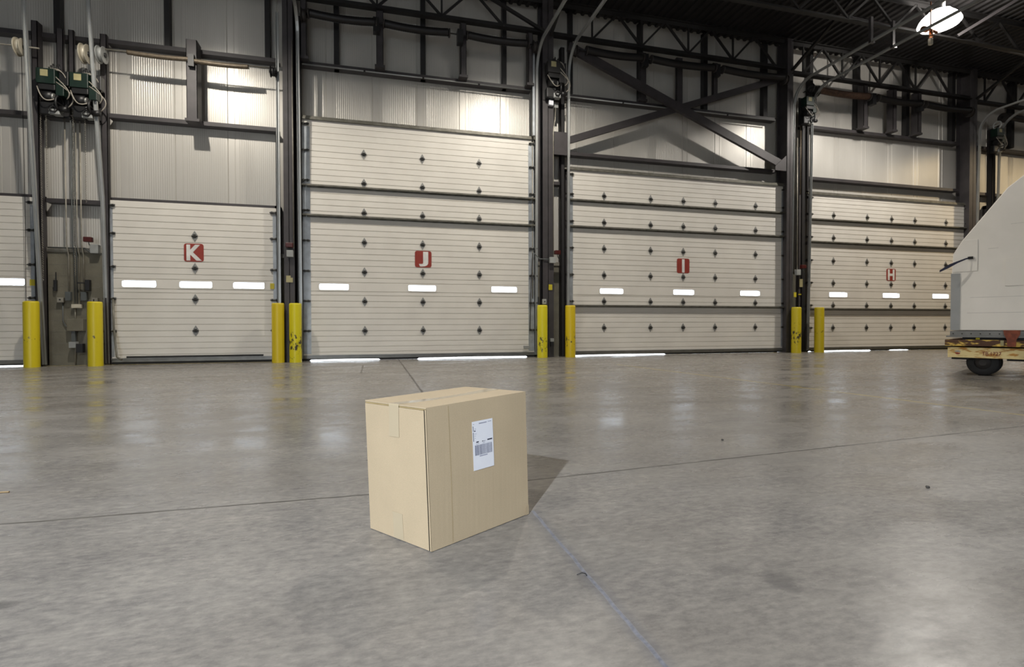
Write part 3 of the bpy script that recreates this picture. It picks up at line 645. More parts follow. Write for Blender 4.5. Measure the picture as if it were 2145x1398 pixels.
# ------------------------------------------------------------------ door operators
def loop(p0, p1, sag, side=0, n=10):
    p0, p1 = Vector(p0), Vector(p1); return [p0.lerp(p1, i/n)+Vector((side*math.sin(math.pi*i/n), -.5*abs(sag)*math.sin(math.pi*i/n), -sag*math.sin(math.pi*i/n))) for i in range(n+1)]
def operator(x, y, z, s_, label, house='green', gear='black'):
    r = root('door_operator', (x, y, z), label, 'motor')
    def b_(x0, x1, y0, y1, z0, z1): return MB().box(x+x0*s_, x+x1*s_, y+y0*s_, y+y1*s_, z+z0*s_, z+z1*s_)
    b_(-.20, .20, .10, .13, -.50, .30).build('mounting_plate', 'dark', r)
    h = b_(-.17, .11, -.14, .08, .0, .26).build('control_housing', house, r, .01)
    b_(-.10, .01, -.146, -.14, .12, .23).build('label_plate', 'creamtag', h)
    b_(-.15, .10, -.12, .08, -.10, 0).build('gearbox', gear, r, .01)
    MB().cyl((x-.12*s_, y-.04*s_, z-.19*s_), (x+.04*s_, y-.04*s_, z-.19*s_), .085*s_, 16).build('motor_body', gear, r)
    MB().cyl((x+.02*s_, y-.06*s_, z-.20*s_), (x+.07*s_, y-.06*s_, z-.20*s_), .06*s_, 16).build('motor_cap', 'alu', r)
    m_ = MB(); m_.tube([(x+.12*s_+.0*s_, y-.02*s_+.13*s_*math.cos(a/16*2*math.pi), z-.30*s_+.13*s_*math.sin(a/16*2*math.pi)) for a in range(17)], .02*s_, 6); m_.box(x+.11*s_, x+.13*s_, y-.13*s_, y+.1*s_, z-.31*s_, z-.29*s_)
    m_.build('chain_wheel', 'black', r)
    b_(.10, .22, -.10, .06, -.18, .05).build('limit_switch_box', house, r, .008)
    MB().tube([(x+(.06+.05*math.cos(a))*s_, y-.1*s_, z+(-.42+.05*math.sin(a))*s_) for a in (0, 1, 2, 3, 4, 5, 6.28)], .018*s_, 6).build('gear_ring', gear, r)
    b_(-.02, .14, -.08, .06, -.50, -.40).build('brake_cover', 'boxgrey', r, .01)
    for k, (p0, p1, sg, sd) in enumerate((((.10, -.1, .14), (.24, -.05, -.22), .05, .12), ((.11, -.1, .05), (.26, -.05, -.36), .02, .16), ((-.17, -.1, -.05), (.10, -.1, -.24), .14, 0), ((-.02, -.05, .28), (.22, 0, .08), -.08, .06), ((.02, -.05, .26), (.26, 0, .0), -.10, .05))):
        MB().tube(loop((x+p0[0]*s_, y+p0[1]*s_, z+p0[2]*s_), (x+p1[0]*s_, y+p1[1]*s_, z+p1[2]*s_), sg*s_, sd*s_), .009*s_, 6).build('cable', 'cable', r)
    m_ = MB()
    for k in range(6): m_.tube([(x+(-.02+.03*k)*s_, y, z+.26*s_), (x+(-.03+.03*k)*s_, y-.02*s_, z+(.33+.03*(k % 3))*s_)], .014*s_, 5)
    m_.build('cable_glands', gear, r)
    b_(.13, .27, -.06, .09, .02, .27).build('relay_box', gear, r, .01)
    b_(-.17, .05, -.05, .10, -.50, -.28).build('reducer', gear, r, .02)
    MB().cyl((x+.14*s_, y-.06*s_, z-.40*s_), (x+.26*s_, y-.06*s_, z-.40*s_), .05*s_, 12).build('clutch', gear, r)
    return r
op = operator(-5.42, 10.99, 4.90, 1.0, 'left one of two green door motors high between the L and K doors')
dup(op, (.49, 0, -.02), 'right one of two green door motors, behind the leaning track left of the K door')
operator(3.80, 10.86, 6.12, 1.0, 'dark door motor with pale cable loops on the column between J and I', 'dark')
operator(10.52, 10.9, 6.14, .85, 'dark door motor with a pale lit label between the I and H doors', 'green')
operator(16.98, 10.9, 5.96, .85, 'dark door motor with a pale label above the white container', 'green')
for p, lb in (((10.58, 10.86, 6.60), 'black chain wheel above the motor between the I and H doors'), ((16.93, 10.86, 6.28), 'grey cable wheel above the motor right of the H door')):
    b_ = MB().tube([(p[0], p[1]+.10*math.cos(k*math.pi/8), p[2]+.10*math.sin(k*math.pi/8)) for k in range(17)], .022, 6); b_.box(p[0]-.01, p[0]+.01, p[1]-.1, p[1]+.1, p[2]-.012, p[2]+.012); b_.cyl((p[0], p[1], p[2]), (p[0], 11.1, p[2]), .015, 6)
    recentre(thing('chain_wheel', b_, 'black' if 'black' in lb else 'boxgrey', lb, 'wheel'))

# ------------------------------------------------------------------ conduits, chains, boxes between the L and K doors
def pipe(name, pts, r_, m_, label, cat='conduit', n=8): return recentre(thing(name, MB().tube(pts, r_, n), m_, label, cat))
YW = 11.235
for x, z0, z1, r_, m_, lb in ((-5.33, 1.30, 4.5, .012, 'conduit', 'leftmost vertical conduit on the block wall between the L and K doors'),
                         (-5.24, 1.12, 4.45, .010, 'boxdark', 'dark vertical conduit second from left on the block wall'),
                         (-5.205, 1.12, 4.45, .010, 'boxdark', 'dark vertical conduit in the middle of the block wall'),
                         (-5.165, 1.12, 4.5, .010, 'conduit', 'vertical conduit second from right on the block wall'),
                         (-5.10, 1.30, 4.5, .012, 'conduit', 'rightmost vertical conduit on the block wall, ending at a grey control box')):
    pipe('conduit', [(x, YW, z0), (x, YW, 2.0), (x, YW-.04, 2.1), (x, YW-.06, 2.2), (x, YW-.06, z1)], r_, m_, lb)
pipe('conduit', [(-5.24, YW, .78), (-5.24, YW, 1.06)], .011, 'conduit', 'short conduit between the white junction box and the round-edged disconnect box')
pipe('conduit', [(-5.43, YW, 1.14), (-5.43, YW, .80), (-5.38, YW, .70), (-5.30, YW, .68)], .009, 'boxdark', 'bent conduit hooking from the small push-button box to the disconnect box')
pipe('conduit', [(-5.22, YW, .62), (-5.24, YW, .45), (-5.25, YW, 0)], .010, 'conduit', 'conduit stub running from the disconnect box down to the floor')
pipe('conduit', [(-5.63, YW-.03, 2.12), (-5.06, YW-.03, 2.12), (-4.98, YW-.03, 2.05), (-4.92, YW-.03, 2.03)], .012, 'boxdark', 'dark horizontal conduit along the ledge of the block wall')
def link_chain(x, y, z0, z1, label):
    b_ = MB(); z = z0; k = 0
    while z < z1:
        d = .006 if k % 2 else 0
        b_.tube([(x-.008+.0, y+d, z), (x+.008, y-d, z+.02)], .004, 4, cap=False); b_.tube([(x+.008, y+d, z+.02), (x-.008, y-d, z+.04)], .004, 4, cap=False); z += .04; k += 1
    recentre(thing('hand_chain', b_, 'conduit', label, 'chain'))
link_chain(-5.60, 11.0, 1.5, 4.9, 'left hoist chain hanging beside the jamb post of the L door')
link_chain(-5.52, 11.0, 3.1, 4.9, 'short hoist chain hanging under the left green motor')
link_chain(-5.12, 11.0, 1.6, 4.6, 'hoist chain hanging between the two green motors')
link_chain(-4.93, 10.98, 2.9, 4.6, 'hoist chain hanging under the right green motor')
def wbox(name, c, d, m_, label, cat, extra=None):
    r = root(name, (c[0], c[1], c[2]-d[2]/2), label, cat); MB().cbox(c, d).build('body', m_, r, .006)
    for nm, cc, dd, mm in (extra or []): MB().cbox((c[0]+cc[0], c[1]+cc[1], c[2]+cc[2]), dd).build(nm, mm, r)
    return r
def strobe(x, y, z, label, m_='boxgrey'):
    r = root('alarm_strobe', (x, y, z), label, 'alarm')
    MB().cbox((x, y-.04, z+.085), (.13, .09, .09)).build('lens', 'lens_red', r, .01)
    MB().tube([(x, y-.03, z+.05), (x+.01, y-.03, z), (x+.05, y-.02, z-.06)], .008, 6).build('stem', 'boxdark', r); return r
strobe(-4.99, 11.2, 2.19, 'small red strobe above the ledge left of the K door')
wbox('junction_box', (-4.90, 11.2, 2.11), (.13, .10, .16), 'boxgrey', 'grey junction box under the red strobe left of the K door', 'box')
wbox('wall_hook', (-5.53, 11.22, 1.44), (.045, .05, .20), 'black', 'black wall holder with a stick, left one on the block wall', 'hook', [('stick', (.02, -.02, .16), (.012, .012, .16), 'black')])
wbox('wall_hook', (-5.02, 11.20, 1.45), (.07, .08, .20), 'black', 'black wall lever holder, right one on the block wall', 'hook', [('arm', (-.09, -.02, .04), (.14, .02, .02), 'black')])
wbox('control_box', (-5.33, 11.215, 1.25), (.085, .07, .16), 'boxdark', 'dark control box, left one of the pair on the block wall', 'box')
wbox('control_box', (-5.09, 11.215, 1.25), (.085, .07, .16), 'boxdark', 'dark control box, right one of the pair on the block wall', 'box')
wbox('push_button_box', (-5.45, 11.22, 1.18), (.10, .06, .09), 'conduit', 'small cream push-button box at the left of the block wall', 'box', [('button', (0, -.032, .005), (.025, .01, .025), 'black')])
wbox('push_button_box', (-4.92, 11.22, 1.18), (.10, .06, .09), 'conduit', 'small cream push-button box above the second yellow bollard', 'box', [('button', (-.01, -.032, 0), (.02, .01, .04), 'black')])
wbox('junction_box', (-5.205, 11.215, 1.07), (.15, .06, .07), 'cream', 'white junction box where the conduits meet on the block wall', 'box')
wbox('disconnect_box', (-5.21, 11.2, .73), (.25, .10, .22), 'cmu', 'block-coloured round-edged disconnect box low on the block wall', 'box')
wbox('power_plug', (-5.25, 11.19, .37), (.11, .11, .11), 'boxgrey', 'grey power receptacle with black plug near the floor', 'plug', [('plug', (.12, -.03, -.06), (.10, .10, .16), 'black'), ('neck', (0, .01, .16), (.06, .05, .22), 'boxdark')])
# on the columns
wbox('junction_box', (3.62+.14, 10.93, 5.55), (.10, .08, .11), 'labelpaper', 'left white junction box under the motor between the J and I doors', 'box')
wbox('junction_box', (3.90, 11.0, 5.53), (.09, .08, .11), 'boxgrey', 'right pale junction box under the motor between the J and I doors', 'box')
pipe('conduit', [(3.88, 10.96, 5.47), (3.87, 10.968, 5.2), (3.83, 10.968, 5.0), (3.83, 10.968, 2.2)], .010, 'conduit', 'thin pale conduit down the right edge of the column between the J and I doors')
pipe('conduit', [(3.42, 11.2, 6.3), (3.42, 11.2, 2.2), (3.42, 11.2, 1.3)], .016, 'conduit', 'left vertical conduit between the J door track and its column')
pipe('conduit', [(3.53, 11.2, 5.4), (3.53, 11.2, 1.3)], .016, 'conduit', 'right vertical conduit between the J door track and its column')
pipe('conduit', [(3.44, 11.14, 2.3), (3.52, 11.0, 2.16), (3.62, 10.95, 2.15), (3.74, 10.94, 2.15)], .010, 'boxdark', 'curved cable running into the small white box on the J/I column')
wbox('junction_box', (3.79, 10.93, 2.13), (.13, .08, .13), 'boxgrey', 'white junction box on the J/I column at mid height', 'box')
strobe(3.91, 10.98, 2.22, 'small red strobe on the column between the J and I doors')
recentre(thing('tag', MB().box(3.72, 3.80, 10.965, 10.978, 1.48, 1.60), 'yellowtag', 'yellow paper tag on the column between the J and I doors', 'tag'))
wbox('push_button_box', (3.60, 10.92, 1.22), (.08, .07, .11), 'boxgrey', 'grey push-button box above the yellow bollard right of the J door', 'box', [('button', (0, -.037, 0), (.025, .01, .03), 'black')])
wbox('lever', (3.49, 11.0, 1.25), (.02, .04, .16), 'black', 'small black lever beside the push-button box right of the J door', 'lever')
wbox('power_plug', (3.78, 10.93, .38), (.08, .07, .07), 'boxgrey', 'small white socket low on the J/I column', 'plug', [('plug', (0, 0, -.09), (.07, .06, .09), 'black')])
strobe(-1.57, 10.97, 2.18, 'small red strobe on the column between the K and J doors')
wbox('junction_box', (-1.56, 10.93, 2.10), (.12, .08, .13), 'boxgrey', 'grey junction box under the red strobe on the K/J column', 'box')
pipe('conduit', [(-1.50, 10.970, 2.2), (-1.50, 10.970, 6.2)], .009, 'conduit', 'thin pale conduit rising on the column between the K and J doors')
recentre(thing('tag', MB().prism([(-1.64, 1.55), (-1.52, 1.55), (-1.52, 1.64), (-1.56, 1.64), (-1.56, 1.68), (-1.64, 1.68)], 10.965, 10.978), 'creamtag', 'torn cream paper tag on the column between the K and J doors', 'tag'))
for x, lb in ((-5.86, 'yellow tag at the right edge of the L door beside its window'), (-1.93, 'yellow tag at the right edge of the K door beside its window')):
    recentre(thing('tag', MB().box(x-.035, x+.04, YD-.018, YD-.006, 1.43, 1.54), 'yellowtag', lb, 'tag'))
wbox('junction_box', (10.33, 10.98, 2.02), (.12, .08, .14), 'boxgrey', 'small grey junction box between the I and H doors', 'box')
strobe(10.47, 11.0, 2.08, 'small dark red strobe between the I and H doors')
recentre(thing('tag', MB().box(10.44, 10.53, 11.03, 11.045, 1.66, 1.86), 'creamtag', 'tall cream notice on the post between the I and H doors', 'tag'))
recentre(thing('tag', MB().box(10.24, 10.31, 11.00, 11.012, 1.40, 1.52), 'yellowtag', 'yellow tag on the post between the I and H doors', 'tag'))
recentre(thing('tag', MB().box(10.42, 10.50, 11.047, 11.06, 1.46, 1.485), 'yellowtag', 'tiny yellow strip tag under the cream notice left of the H door', 'tag'))
pipe('conduit', [(10.33, 11.0, 2.05), (10.33, 11.02, 5.4)], .014, 'conduit', 'pale vertical conduit between the I and H doors')
pipe('conduit', [(10.46, 11.051, 4.0), (10.46, 11.051, 5.9)], .014, 'spring_tan', 'brownish vertical conduit under the motor between the I and H doors')
for x, y_, z, x1, lb in ((-1.34, 11.17, 5.885, 3.4, 'thin shiny pipe along the underside of the upper girt above the J door'), (4.2, 11.17, 5.845, 9.8, 'thin shiny pipe along the underside of the upper girt above the I door')):
    r = root('conduit', (x, y_, z), lb, 'conduit'); MB().cyl((x, y_, z), (x1, y_, z), .014, 8).build('tube', 'galv', r)
    for k in range(1, 4): MB().cyl((x+(x1-x)*k/4-.02, y_, z), (x+(x1-x)*k/4+.02, y_, z), .02, 8).build('coupling', 'dark', r)
pipe('lift_cable', [(-5.95, 11.17, .2), (-5.9, 11.1, 3.0), (-5.78, 10.85, 5.3)], .005, 'dark', 'thin dark lift cable in front of the right edge of the L door', 'cable', 5)
pipe('lift_cable', [(-4.60, 11.05, 2.9), (-4.58, 11.0, 5.4)], .004, 'dark', 'thin dark lift cable beside the jamb post of the K door', 'cable', 5)
pipe('air_hose', [(-4.60, 11.12, 1.2), (-4.585, 11.10, .7), (-4.55, 11.08, .35), (-4.50, 11.0, .15), (-4.42, 10.98, .10)], .018, 'strut', 'brown hose drooping at the lower left corner of the K door', 'hose')
pipe('lift_cable', [(3.33, 11.10, .6), (3.36, 11.1, 1.6), (3.40, 11.12, 2.3)], .008, 'dark', 'short dark cable at the lower right edge of the J door', 'cable', 5)
wbox('sensor_box', (3.25, 11.12, .22), (.12, .07, .07), 'boxgrey', 'small grey sensor box at the bottom right corner of the J door', 'box')
pipe('sprinkler_pipe', [(9.6, 9.12, 7.30), (16.5, 9.12, 7.10)], .03, 'pipe', 'thin dark sprinkler pipe along the ceiling passing behind the lit lamp', 'pipe')
r = root('pipe_valve', (11.05, 8.2, 6.55), 'small copper valve cluster with a white hanging handle under the lit lamp', 'valve')
MB().cyl((10.83, 8.3, 6.72), (10.95, 8.3, 6.72), .055, 14).build('valve_body', 'copper', r); MB().cyl((10.95, 8.3, 6.74), (11.22, 8.3, 6.70), .028, 10).build('branch_pipe', 'copper', r)
MB().cyl((11.06, 8.3, 6.72), (11.06, 8.3, 6.58), .035, 10).build('tee', 'copper', r); MB().cbox((11.05, 8.3, 6.49), (.07, .06, .13)).build('handle', 'cream', r, .01)
MB().cyl((11.05, 8.3, 6.74), (11.05, 8.3, 7.3), .012, 6).build('drop_rod', 'copper', r)

# ------------------------------------------------------------------ high-bay lamps
def lamp(x, y, z, power, label, tint=(1, .93, .82), rad=.40, drop=7.8, size=.07, uplight=2):
    r = root('high_bay_lamp', (x, y, z), label, 'lamp')
    b_ = MB(); n = 28; P = [(.0, .30), (.10, .30), (.14, .28), (.20, .245), (.19, .235), (.13, .25), (.0, .26)]
    vs = [(x+q*rad/.4*math.cos(2*math.pi*k/n), y+q*rad/.4*math.sin(2*math.pi*k/n), z+h) for q, h in P for k in range(n)]
    b_.smooth = True; b_.add(vs, [(i*n+k, i*n+(k+1) % n, (i+1)*n+(k+1) % n, (i+1)*n+k) for i in range(len(P)-1) for k in range(n)]).build('reflector_dome', 'reflector', r)
    b_ = MB(); b_.smooth = True; P = [(.18, .235), (.27, .17), (.345, .09), (.385, .0), (.36, -.035), (.25, -.075), (.12, -.095), (.0, -.10)]
    vs = [(x+q*rad/.4*math.cos(2*math.pi*k/n), y+q*rad/.4*math.sin(2*math.pi*k/n), z+h) for q, h in P for k in range(n)]
    b_.add(vs, [(i*n+k, (i+1)*n+k, (i+1)*n+(k+1) % n, i*n+(k+1) % n) for i in range(len(P)-1) for k in range(n)]).build('glass_refractor', 'bulb', r)
    MB().cyl((x, y, z+.28), (x, y, z+.44), .10, 14).build('ballast', 'alu', r); MB().cyl((x, y, z+.44), (x, y, drop), .012, 6).build('suspension_rod', 'dark', r)
    ld = bpy.data.lights.new('lamp_light', 'SPOT'); ld.energy = power; ld.color = tint; ld.shadow_soft_size = size; ld.spot_size = math.radians(158); ld.spot_blend = .5
    lo = bpy.data.objects.new('lamp_light', ld); col.objects.link(lo); lo.parent = r; lo.location = (0, 0, -.13)
    ud = bpy.data.lights.new('lamp_uplight', 'POINT'); ud.energy = uplight; ud.color = tint; ud.shadow_soft_size = .05
    uo = bpy.data.objects.new('lamp_uplight', ud); col.objects.link(uo); uo.parent = r; uo.location = (rad*.75, -rad*.75, .30)
    return r
lamp(-3.45, 8.1, 7.05, ROW_POWER, 'high-bay lamp over the floor before the K door')
lamp(3.15, 8.1, 7.05, ROW_POWER, 'high-bay lamp over the floor before the J door')
lamp(11.62, 8.55, 7.08, ROW_POWER*1.05, 'glowing high-bay dome lamp under the roof at the upper right', (1, .94, .86), uplight=150)
lamp(19.4, 8.1, 6.9, ROW_POWER*1.2, 'high-bay lamp with a warm tint beyond the H door', (1, .78, .48))
for x_, lb_ in ((-3.4, 'added unseen high-bay lamp over the open floor, left of the camera'), (4.6, 'added unseen high-bay lamp over the open floor, right of the camera')): lamp(x_, .6 if x_ < 0 else -1.2, 7.05, MID_POWER if x_ < 0 else MID_POWER*.6, lb_)  # two fill lamps added overhead to brighten the top of the box
lamp(-4.12, -5.54, 5.52, KEY_POWER, 'bright cool unseen key lamp far behind and left of the box', (.88, .94, 1), size=.08)  # source inferred from the box shadow; its high-bay housing is made up

# ------------------------------------------------------------------ bollards
BB = [(-5.71, .06, .5, 'first yellow bollard from the left, right of the L door window', (.62, .50, .012)), (-4.77, .05, .5, 'second yellow bollard from the left, in front of the block wall beside the K door', (.60, .49, .012)),
      (-1.775, .04, .4, 'yellow bollard at the right edge of the K door', (.62, .47, .014)), (-1.465, .17, .38, 'yellow bollard with black scuffs at the left edge of the J door', (.66, .58, .014)),
      (3.535, .16, .28, 'yellow bollard with brown gouges at the right edge of the J door', (.66, .58, .014)), (4.183, .12, .40, 'yellow bollard at the left edge of the I door', (.64, .47, .012)),
      (10.18, .16, .42, 'yellow bollard with black scrawls at the right edge of the I door', (.58, .47, .014)), (10.88, .08, .5, 'rightmost yellow bollard, at the left edge of the H door', (.52, .41, .012))]
for i, (x, am, cz, lb, tone) in enumerate(BB):
    b_ = MB(); n = 32; R_ = .112; P = [(R_, 0), (R_, 1.11), (R_*.97, 1.127), (R_*.88, 1.14), (0.0, 1.142)]; b_.smooth = True
    vs = [(q*math.cos(2*math.pi*k/n), q*math.sin(2*math.pi*k/n), h) for q, h in P for k in range(n)]
    b_.add(vs, [(j*n+k, j*n+(k+1) % n, (j+1)*n+(k+1) % n, (j+1)*n+k) for j in range(len(P)-1) for k in range(n)])
    o = b_.build('bollard', bollard_mat(i, am, cz, tone)); o.location = (x, 10.86, 0); tag(o, lb, 'bollard')

# ------------------------------------------------------------------ the cardboard box
HB = .45
bot = {'A': (-.016, 1.878, .002), 'B': (.169, 1.630, .002), 'C': (.553, 1.868, .002), 'D': (.368, 2.116, .002)}
top = {'A': (-.031, 1.871, .449), 'B': (.154, 1.635, .450), 'C': (.543, 1.871, .459), 'D': (.354, 2.084, .459)}
V = {k: Vector(v) for k, v in bot.items()}; T = {k: Vector(v) for k, v in top.items()}
R0 = root('cardboard_box', (.26, 1.87, 0), 'closed brown cardboard box with a white shipping label standing on the concrete floor', 'box')
def quadP(a, b_, c, d, u, v): return (a*(1-u)+b_*u)*(1-v)+(d*(1-u)+c*u)*v
GA = .010
b_ = MB()
tl = {k: T[k]-Vector((0, 0, GA)) for k in T}
def side_grid(p, q, P_, Q_, n=8, bulge=.004):
    cen = (V['A']+V['C'])/2; vs = []
    nrm = (q-p).cross(P_-p).normalized()
    if nrm.dot((p+q)/2-cen) < 0: nrm = -nrm
    for j in range(n+1):
        for i in range(n+1):
            u, v = i/n, j/n; vs.append(quadP(p, q, Q_, P_, u, v)+nrm*bulge*math.sin(math.pi*u)*math.sin(math.pi*v))
    fs = [(j*(n+1)+i, j*(n+1)+i+1, (j+1)*(n+1)+i+1, (j+1)*(n+1)+i) for j in range(n) for i in range(n)]
    return vs, fs
b_.smooth = True
TT = {k: T[k]-Vector((0, 0, .0006)) for k in T}
for p, q in (('A', 'B'), ('B', 'C'), ('C', 'D'), ('D', 'A')): tp = TT if p in 'BD' else tl; b_.add(*side_grid(V[p], V[q], tp[p], tp[q]))
b_.smooth = False; b_.add([tl[k] for k in 'ABCD'], [(0, 1, 2, 3)]); b_.add([V[k] for k in 'ABCD'], [(3, 2, 1, 0)])
b_.build('carton_body', 'card', R0)
cenT = (T['A']+T['B']+T['C']+T['D'])/4
def slab(pts, t, name, m_, inset=0):
    b2 = MB(); c = sum(pts, Vector())/len(pts); pts = [p+(c-p).normalized()*inset for p in pts]
    n = len(pts); b2.add([p for p in pts]+[p-Vector((0, 0, t)) for p in pts], [tuple(range(n)), tuple(range(2*n-1, n-1, -1))]+[(i, n+i, n+(i+1) % n, (i+1) % n) for i in range(n)])
    return b2.build(name, m_, R0)
z1 = Vector((0, 0, .0055))
mA, mD = (T['A']+T['B'])/2, (T['C']+T['D'])/2
gapv = (T['B']-T['A']).normalized()*.0015
slab([T['A']-z1, T['B']-z1, T['B'].lerp(T['C'], .32)-z1, T['A'].lerp(T['D'], .32)-z1], .0035, 'inner_flap', 'cardedge', .004)
slab([T['D'].lerp(T['A'], .32)-z1, T['C'].lerp(T['B'], .32)-z1, T['C']-z1, T['D']-z1], .0035, 'inner_flap', 'cardedge', .004)
def dip(t): return Vector((0, 0, -.0045*math.sin(math.pi*t)))
def big_flap(o0, o1, i0, i1):      # outer edge o0-o1, sagging inner edge i0-i1
    b2 = MB(); n = 12; vs = []
    for dz in (0, .0042):
        for k in range(n+1):
            t = k/n
            for u in (0, .5, 1): p = o0.lerp(o1, t).lerp(i0.lerp(i1, t), u)+dip(t)*u*u; vs.append(p-Vector((0, 0, dz)))
    m3 = 3*(n+1); fs = []
    for k in range(n):
        for u in (0, 1): a = 3*k+u; fs += [(a, a+1, a+4, a+3), (m3+a, m3+a+3, m3+a+4, m3+a+1)]
        fs += [(3*k, 3*k+3, m3+3*k+3, m3+3*k), (3*k+2, m3+3*k+2, m3+3*k+5, 3*k+5)]
    for k in (0, n):
        for u in (0, 1): a = 3*k+u; fs.append((a, m3+a, m3+a+1, a+1))
    b2.add(vs, fs); b2.build('outer_flap', 'card', R0)
big_flap(T['A'], T['D'], mA-gapv, mD-gapv); big_flap(T['B'], T['C'], mA+gapv, mD+gapv)
# tape
e = (T['B']-T['A']).normalized(); w_ = .024; zt = Vector((0, 0, .0006)); axis = (mD-mA).normalized()
nL = Vector((-(V['B']-V['A']).y, (V['B']-V['A']).x, 0)).normalized()
if nL.dot((V['A']+V['B'])/2-(V['A']+V['C'])/2) < 0: nL = -nL
def ribbon(segs, name, m_, w=.024, ee=e, parent=R0):
    b2 = MB(); vs = []
    for p in segs: vs += [p-ee*w, p+ee*w]
    b2.add(vs, [(2*i, 2*i+1, 2*i+3, 2*i+2) for i in range(len(segs)-1)])
    o = b2.build(name, m_, parent); sd = o.modifiers.new('thick', 'SOLIDIFY'); sd.thickness = .0004; sd.offset = 0; return o
n_ = 26; seg = []
for i in range(n_+1):
    t = i/n_; seg.append(mA.lerp(mD, t)+zt+dip(t))
mb_ = (V['A']+V['B'])/2; bl = .0045
down = [mA.lerp(mb_, t)+nL*(.0012+bl*math.sin(math.pi*t)) for t in (.01, .08, .16, .24)]
ribbon(down[::-1]+seg, 'packing_tape', 'tape')
ribbon([mA.lerp(mb_, t)+nL*(.0012+bl*math.sin(math.pi*t)) for t in (.80, .86, .93, .995)], 'packing_tape', 'tape')
# crease line on the right face and slit along the front edge
fb = (V['C']-V['B']).normalized(); nR = Vector((fb.y, -fb.x, 0))
if nR.dot((V['B']+V['C'])/2-(V['A']+V['C'])/2) < 0: nR = -nR
eL = (V['A']-V['B']).normalized()
ribbon([V['B'].lerp(T['B'], t)+eL*.0068+nL*.0026 for t in (.004, .2, .5, .8, .95, .985)], 'edge_seam', 'cardshade', .0016, eL)
ribbon([V['B'].lerp(T['B'], t)+eL*.0016+nL*.002 for t in (.004, .2, .5, .8, .985)], 'edge_strip', 'card', .0026, eL)
def onR(u, v, off=.0): return quadP(V['B'], V['C'], TT['C'], TT['B'], u, v)+nR*(off+.004*math.sin(math.pi*u)*math.sin(math.pi*v))
b2 = MB(); b2.add([onR(.19+dx, t, .0006) for t in (0.01, .2, .4, .6, .8, .99) for dx in (0, .003)], [(2*i, 2*i+1, 2*i+3, 2*i+2) for i in range(5)]); b2.build('crease', 'cardedge', R0)
# label: corners measured on the face
def lab(u, v, off): # u,v 0..1 within the label
    uu = .419+.182*u + .012*(1-v)*0; vv = .475+.352*v
    return onR(.402+(.612-.402)*u, .478+(.842-.478)*v, off)
b2 = MB(); k = 4
b2.add([lab(i/k, j/k, .0012) for j in range(k+1) for i in range(k+1)], [(j*(k+1)+i, j*(k+1)+i+1, (j+1)*(k+1)+i+1, (j+1)*(k+1)+i) for j in range(k) for i in range(k)])
LO = b2.build('shipping_label', 'labelpaper', R0); sd = LO.modifiers.new('thick', 'SOLIDIFY'); sd.thickness = .0004; sd.offset = 0
LO['label'] = 'white adhesive shipping label with a barcode'
def ink(name, rects, m_):
    b3 = MB()
    for (u0, u1, v0, v1) in rects: b3.add([lab(u0, v0, .0018), lab(u1, v0, .0018), lab(u1, v1, .0018), lab(u0, v1, .0018)], [(0, 1, 2, 3)])
    b3.build(name, m_, LO)
bars = []; u = .09
while u < .92:
    w1 = random.choice((.006, .006, .010, .015)); bars.append((u, min(u+w1, .93), .30, .51)); u += w1+random.choice((.006, .007, .010, .018))
ink('barcode', bars, 'inkbar')
ink('bold_print', [(.03, .055, .80, .905), (.03, .055, .595, .78), (.08, .15, .795, .815), (.16, .28, .56, .585), (.44, .49, .56, .578), (.70, .94, .565, .592)], 'ink')
ink('fine_print', [(.32, .70, .935, .955), (.76, .93, .945, .957), (.04, .10, .94, .95), (.10, .18, .84, .848), (.10, .20, .74, .747), (.10, .16, .70, .707), (.50, .60, .56, .574), (.14, .30, .53, .538), (.46, .58, .53, .538), (.30, .68, .265, .285), (.10, .15, .655, .662)], 'inklight')
# corner crush tab
MB().add([V['C']+nR*.002, V['C']+nR*.004-fb*.02, V['C']-fb*.018+Vector((0, 0, .03))+nR*.003, V['C']+Vector((0, 0, .035))+nR*.001], [(0, 1, 2, 3)]).build('worn_corner', 'card', R0)

# ------------------------------------------------------------------ dolly and air cargo container
Q = Vector((7.93, 5.25, 0)); dv = Vector((.4512, -.8924, 0)); nv = Vector((.8924, .4512, 0))
def LP(s, t, z): return Q+dv*s+nv*t+Vector((0, 0, z))     # s along the front face, t away from the viewer
def obox(mb, s0, s1, t0, t1, z0, z1):
    vs = [LP(s, t, z) for z in (z0, z1) for t in (t0, t1) for s in (s0, s1)]
    return mb.add(vs, [(0, 2, 3, 1), (4, 5, 7, 6), (0, 1, 5, 4), (2, 6, 7, 3), (0, 4, 6, 2), (1, 3, 7, 5)])
def oprism(mb, poly, t0, t1):
    n = len(poly); return mb.add([LP(s, t, z) for t in (t0, t1) for s, z in poly], [tuple(range(n)), tuple(range(2*n-1, n-1, -1))]+[(i, n+i, n+(i+1) % n, (i+1) % n) for i in range(n)])
DL, DW = 3.3, 1.7
R1 = root('baggage_dolly', tuple(LP(1.2, .8, 0)), 'rusty yellow airport dolly with small black wheels carrying the white container', 'cart')
obox(MB(), -.381, DL, 0, DW, .405, .492).build('upper_beam', 'rustpaint', R1, .006)
fp = obox(MB(), -.353, DL, .03, DW-.03, .243, .385).build('side_plate', 'rustpaint2', R1, .005)
obox(MB(), -.32, .0, .1, .9, .215, .243).build('skid', 'black', R1)
obox(MB(), .25, .42, .1, .9, .215, .243).build('skid', 'black', R1)
obox(MB(), -.20, DL-.2, .06, DW-.1, .495, .522).build('roller_bed', 'black', R1)
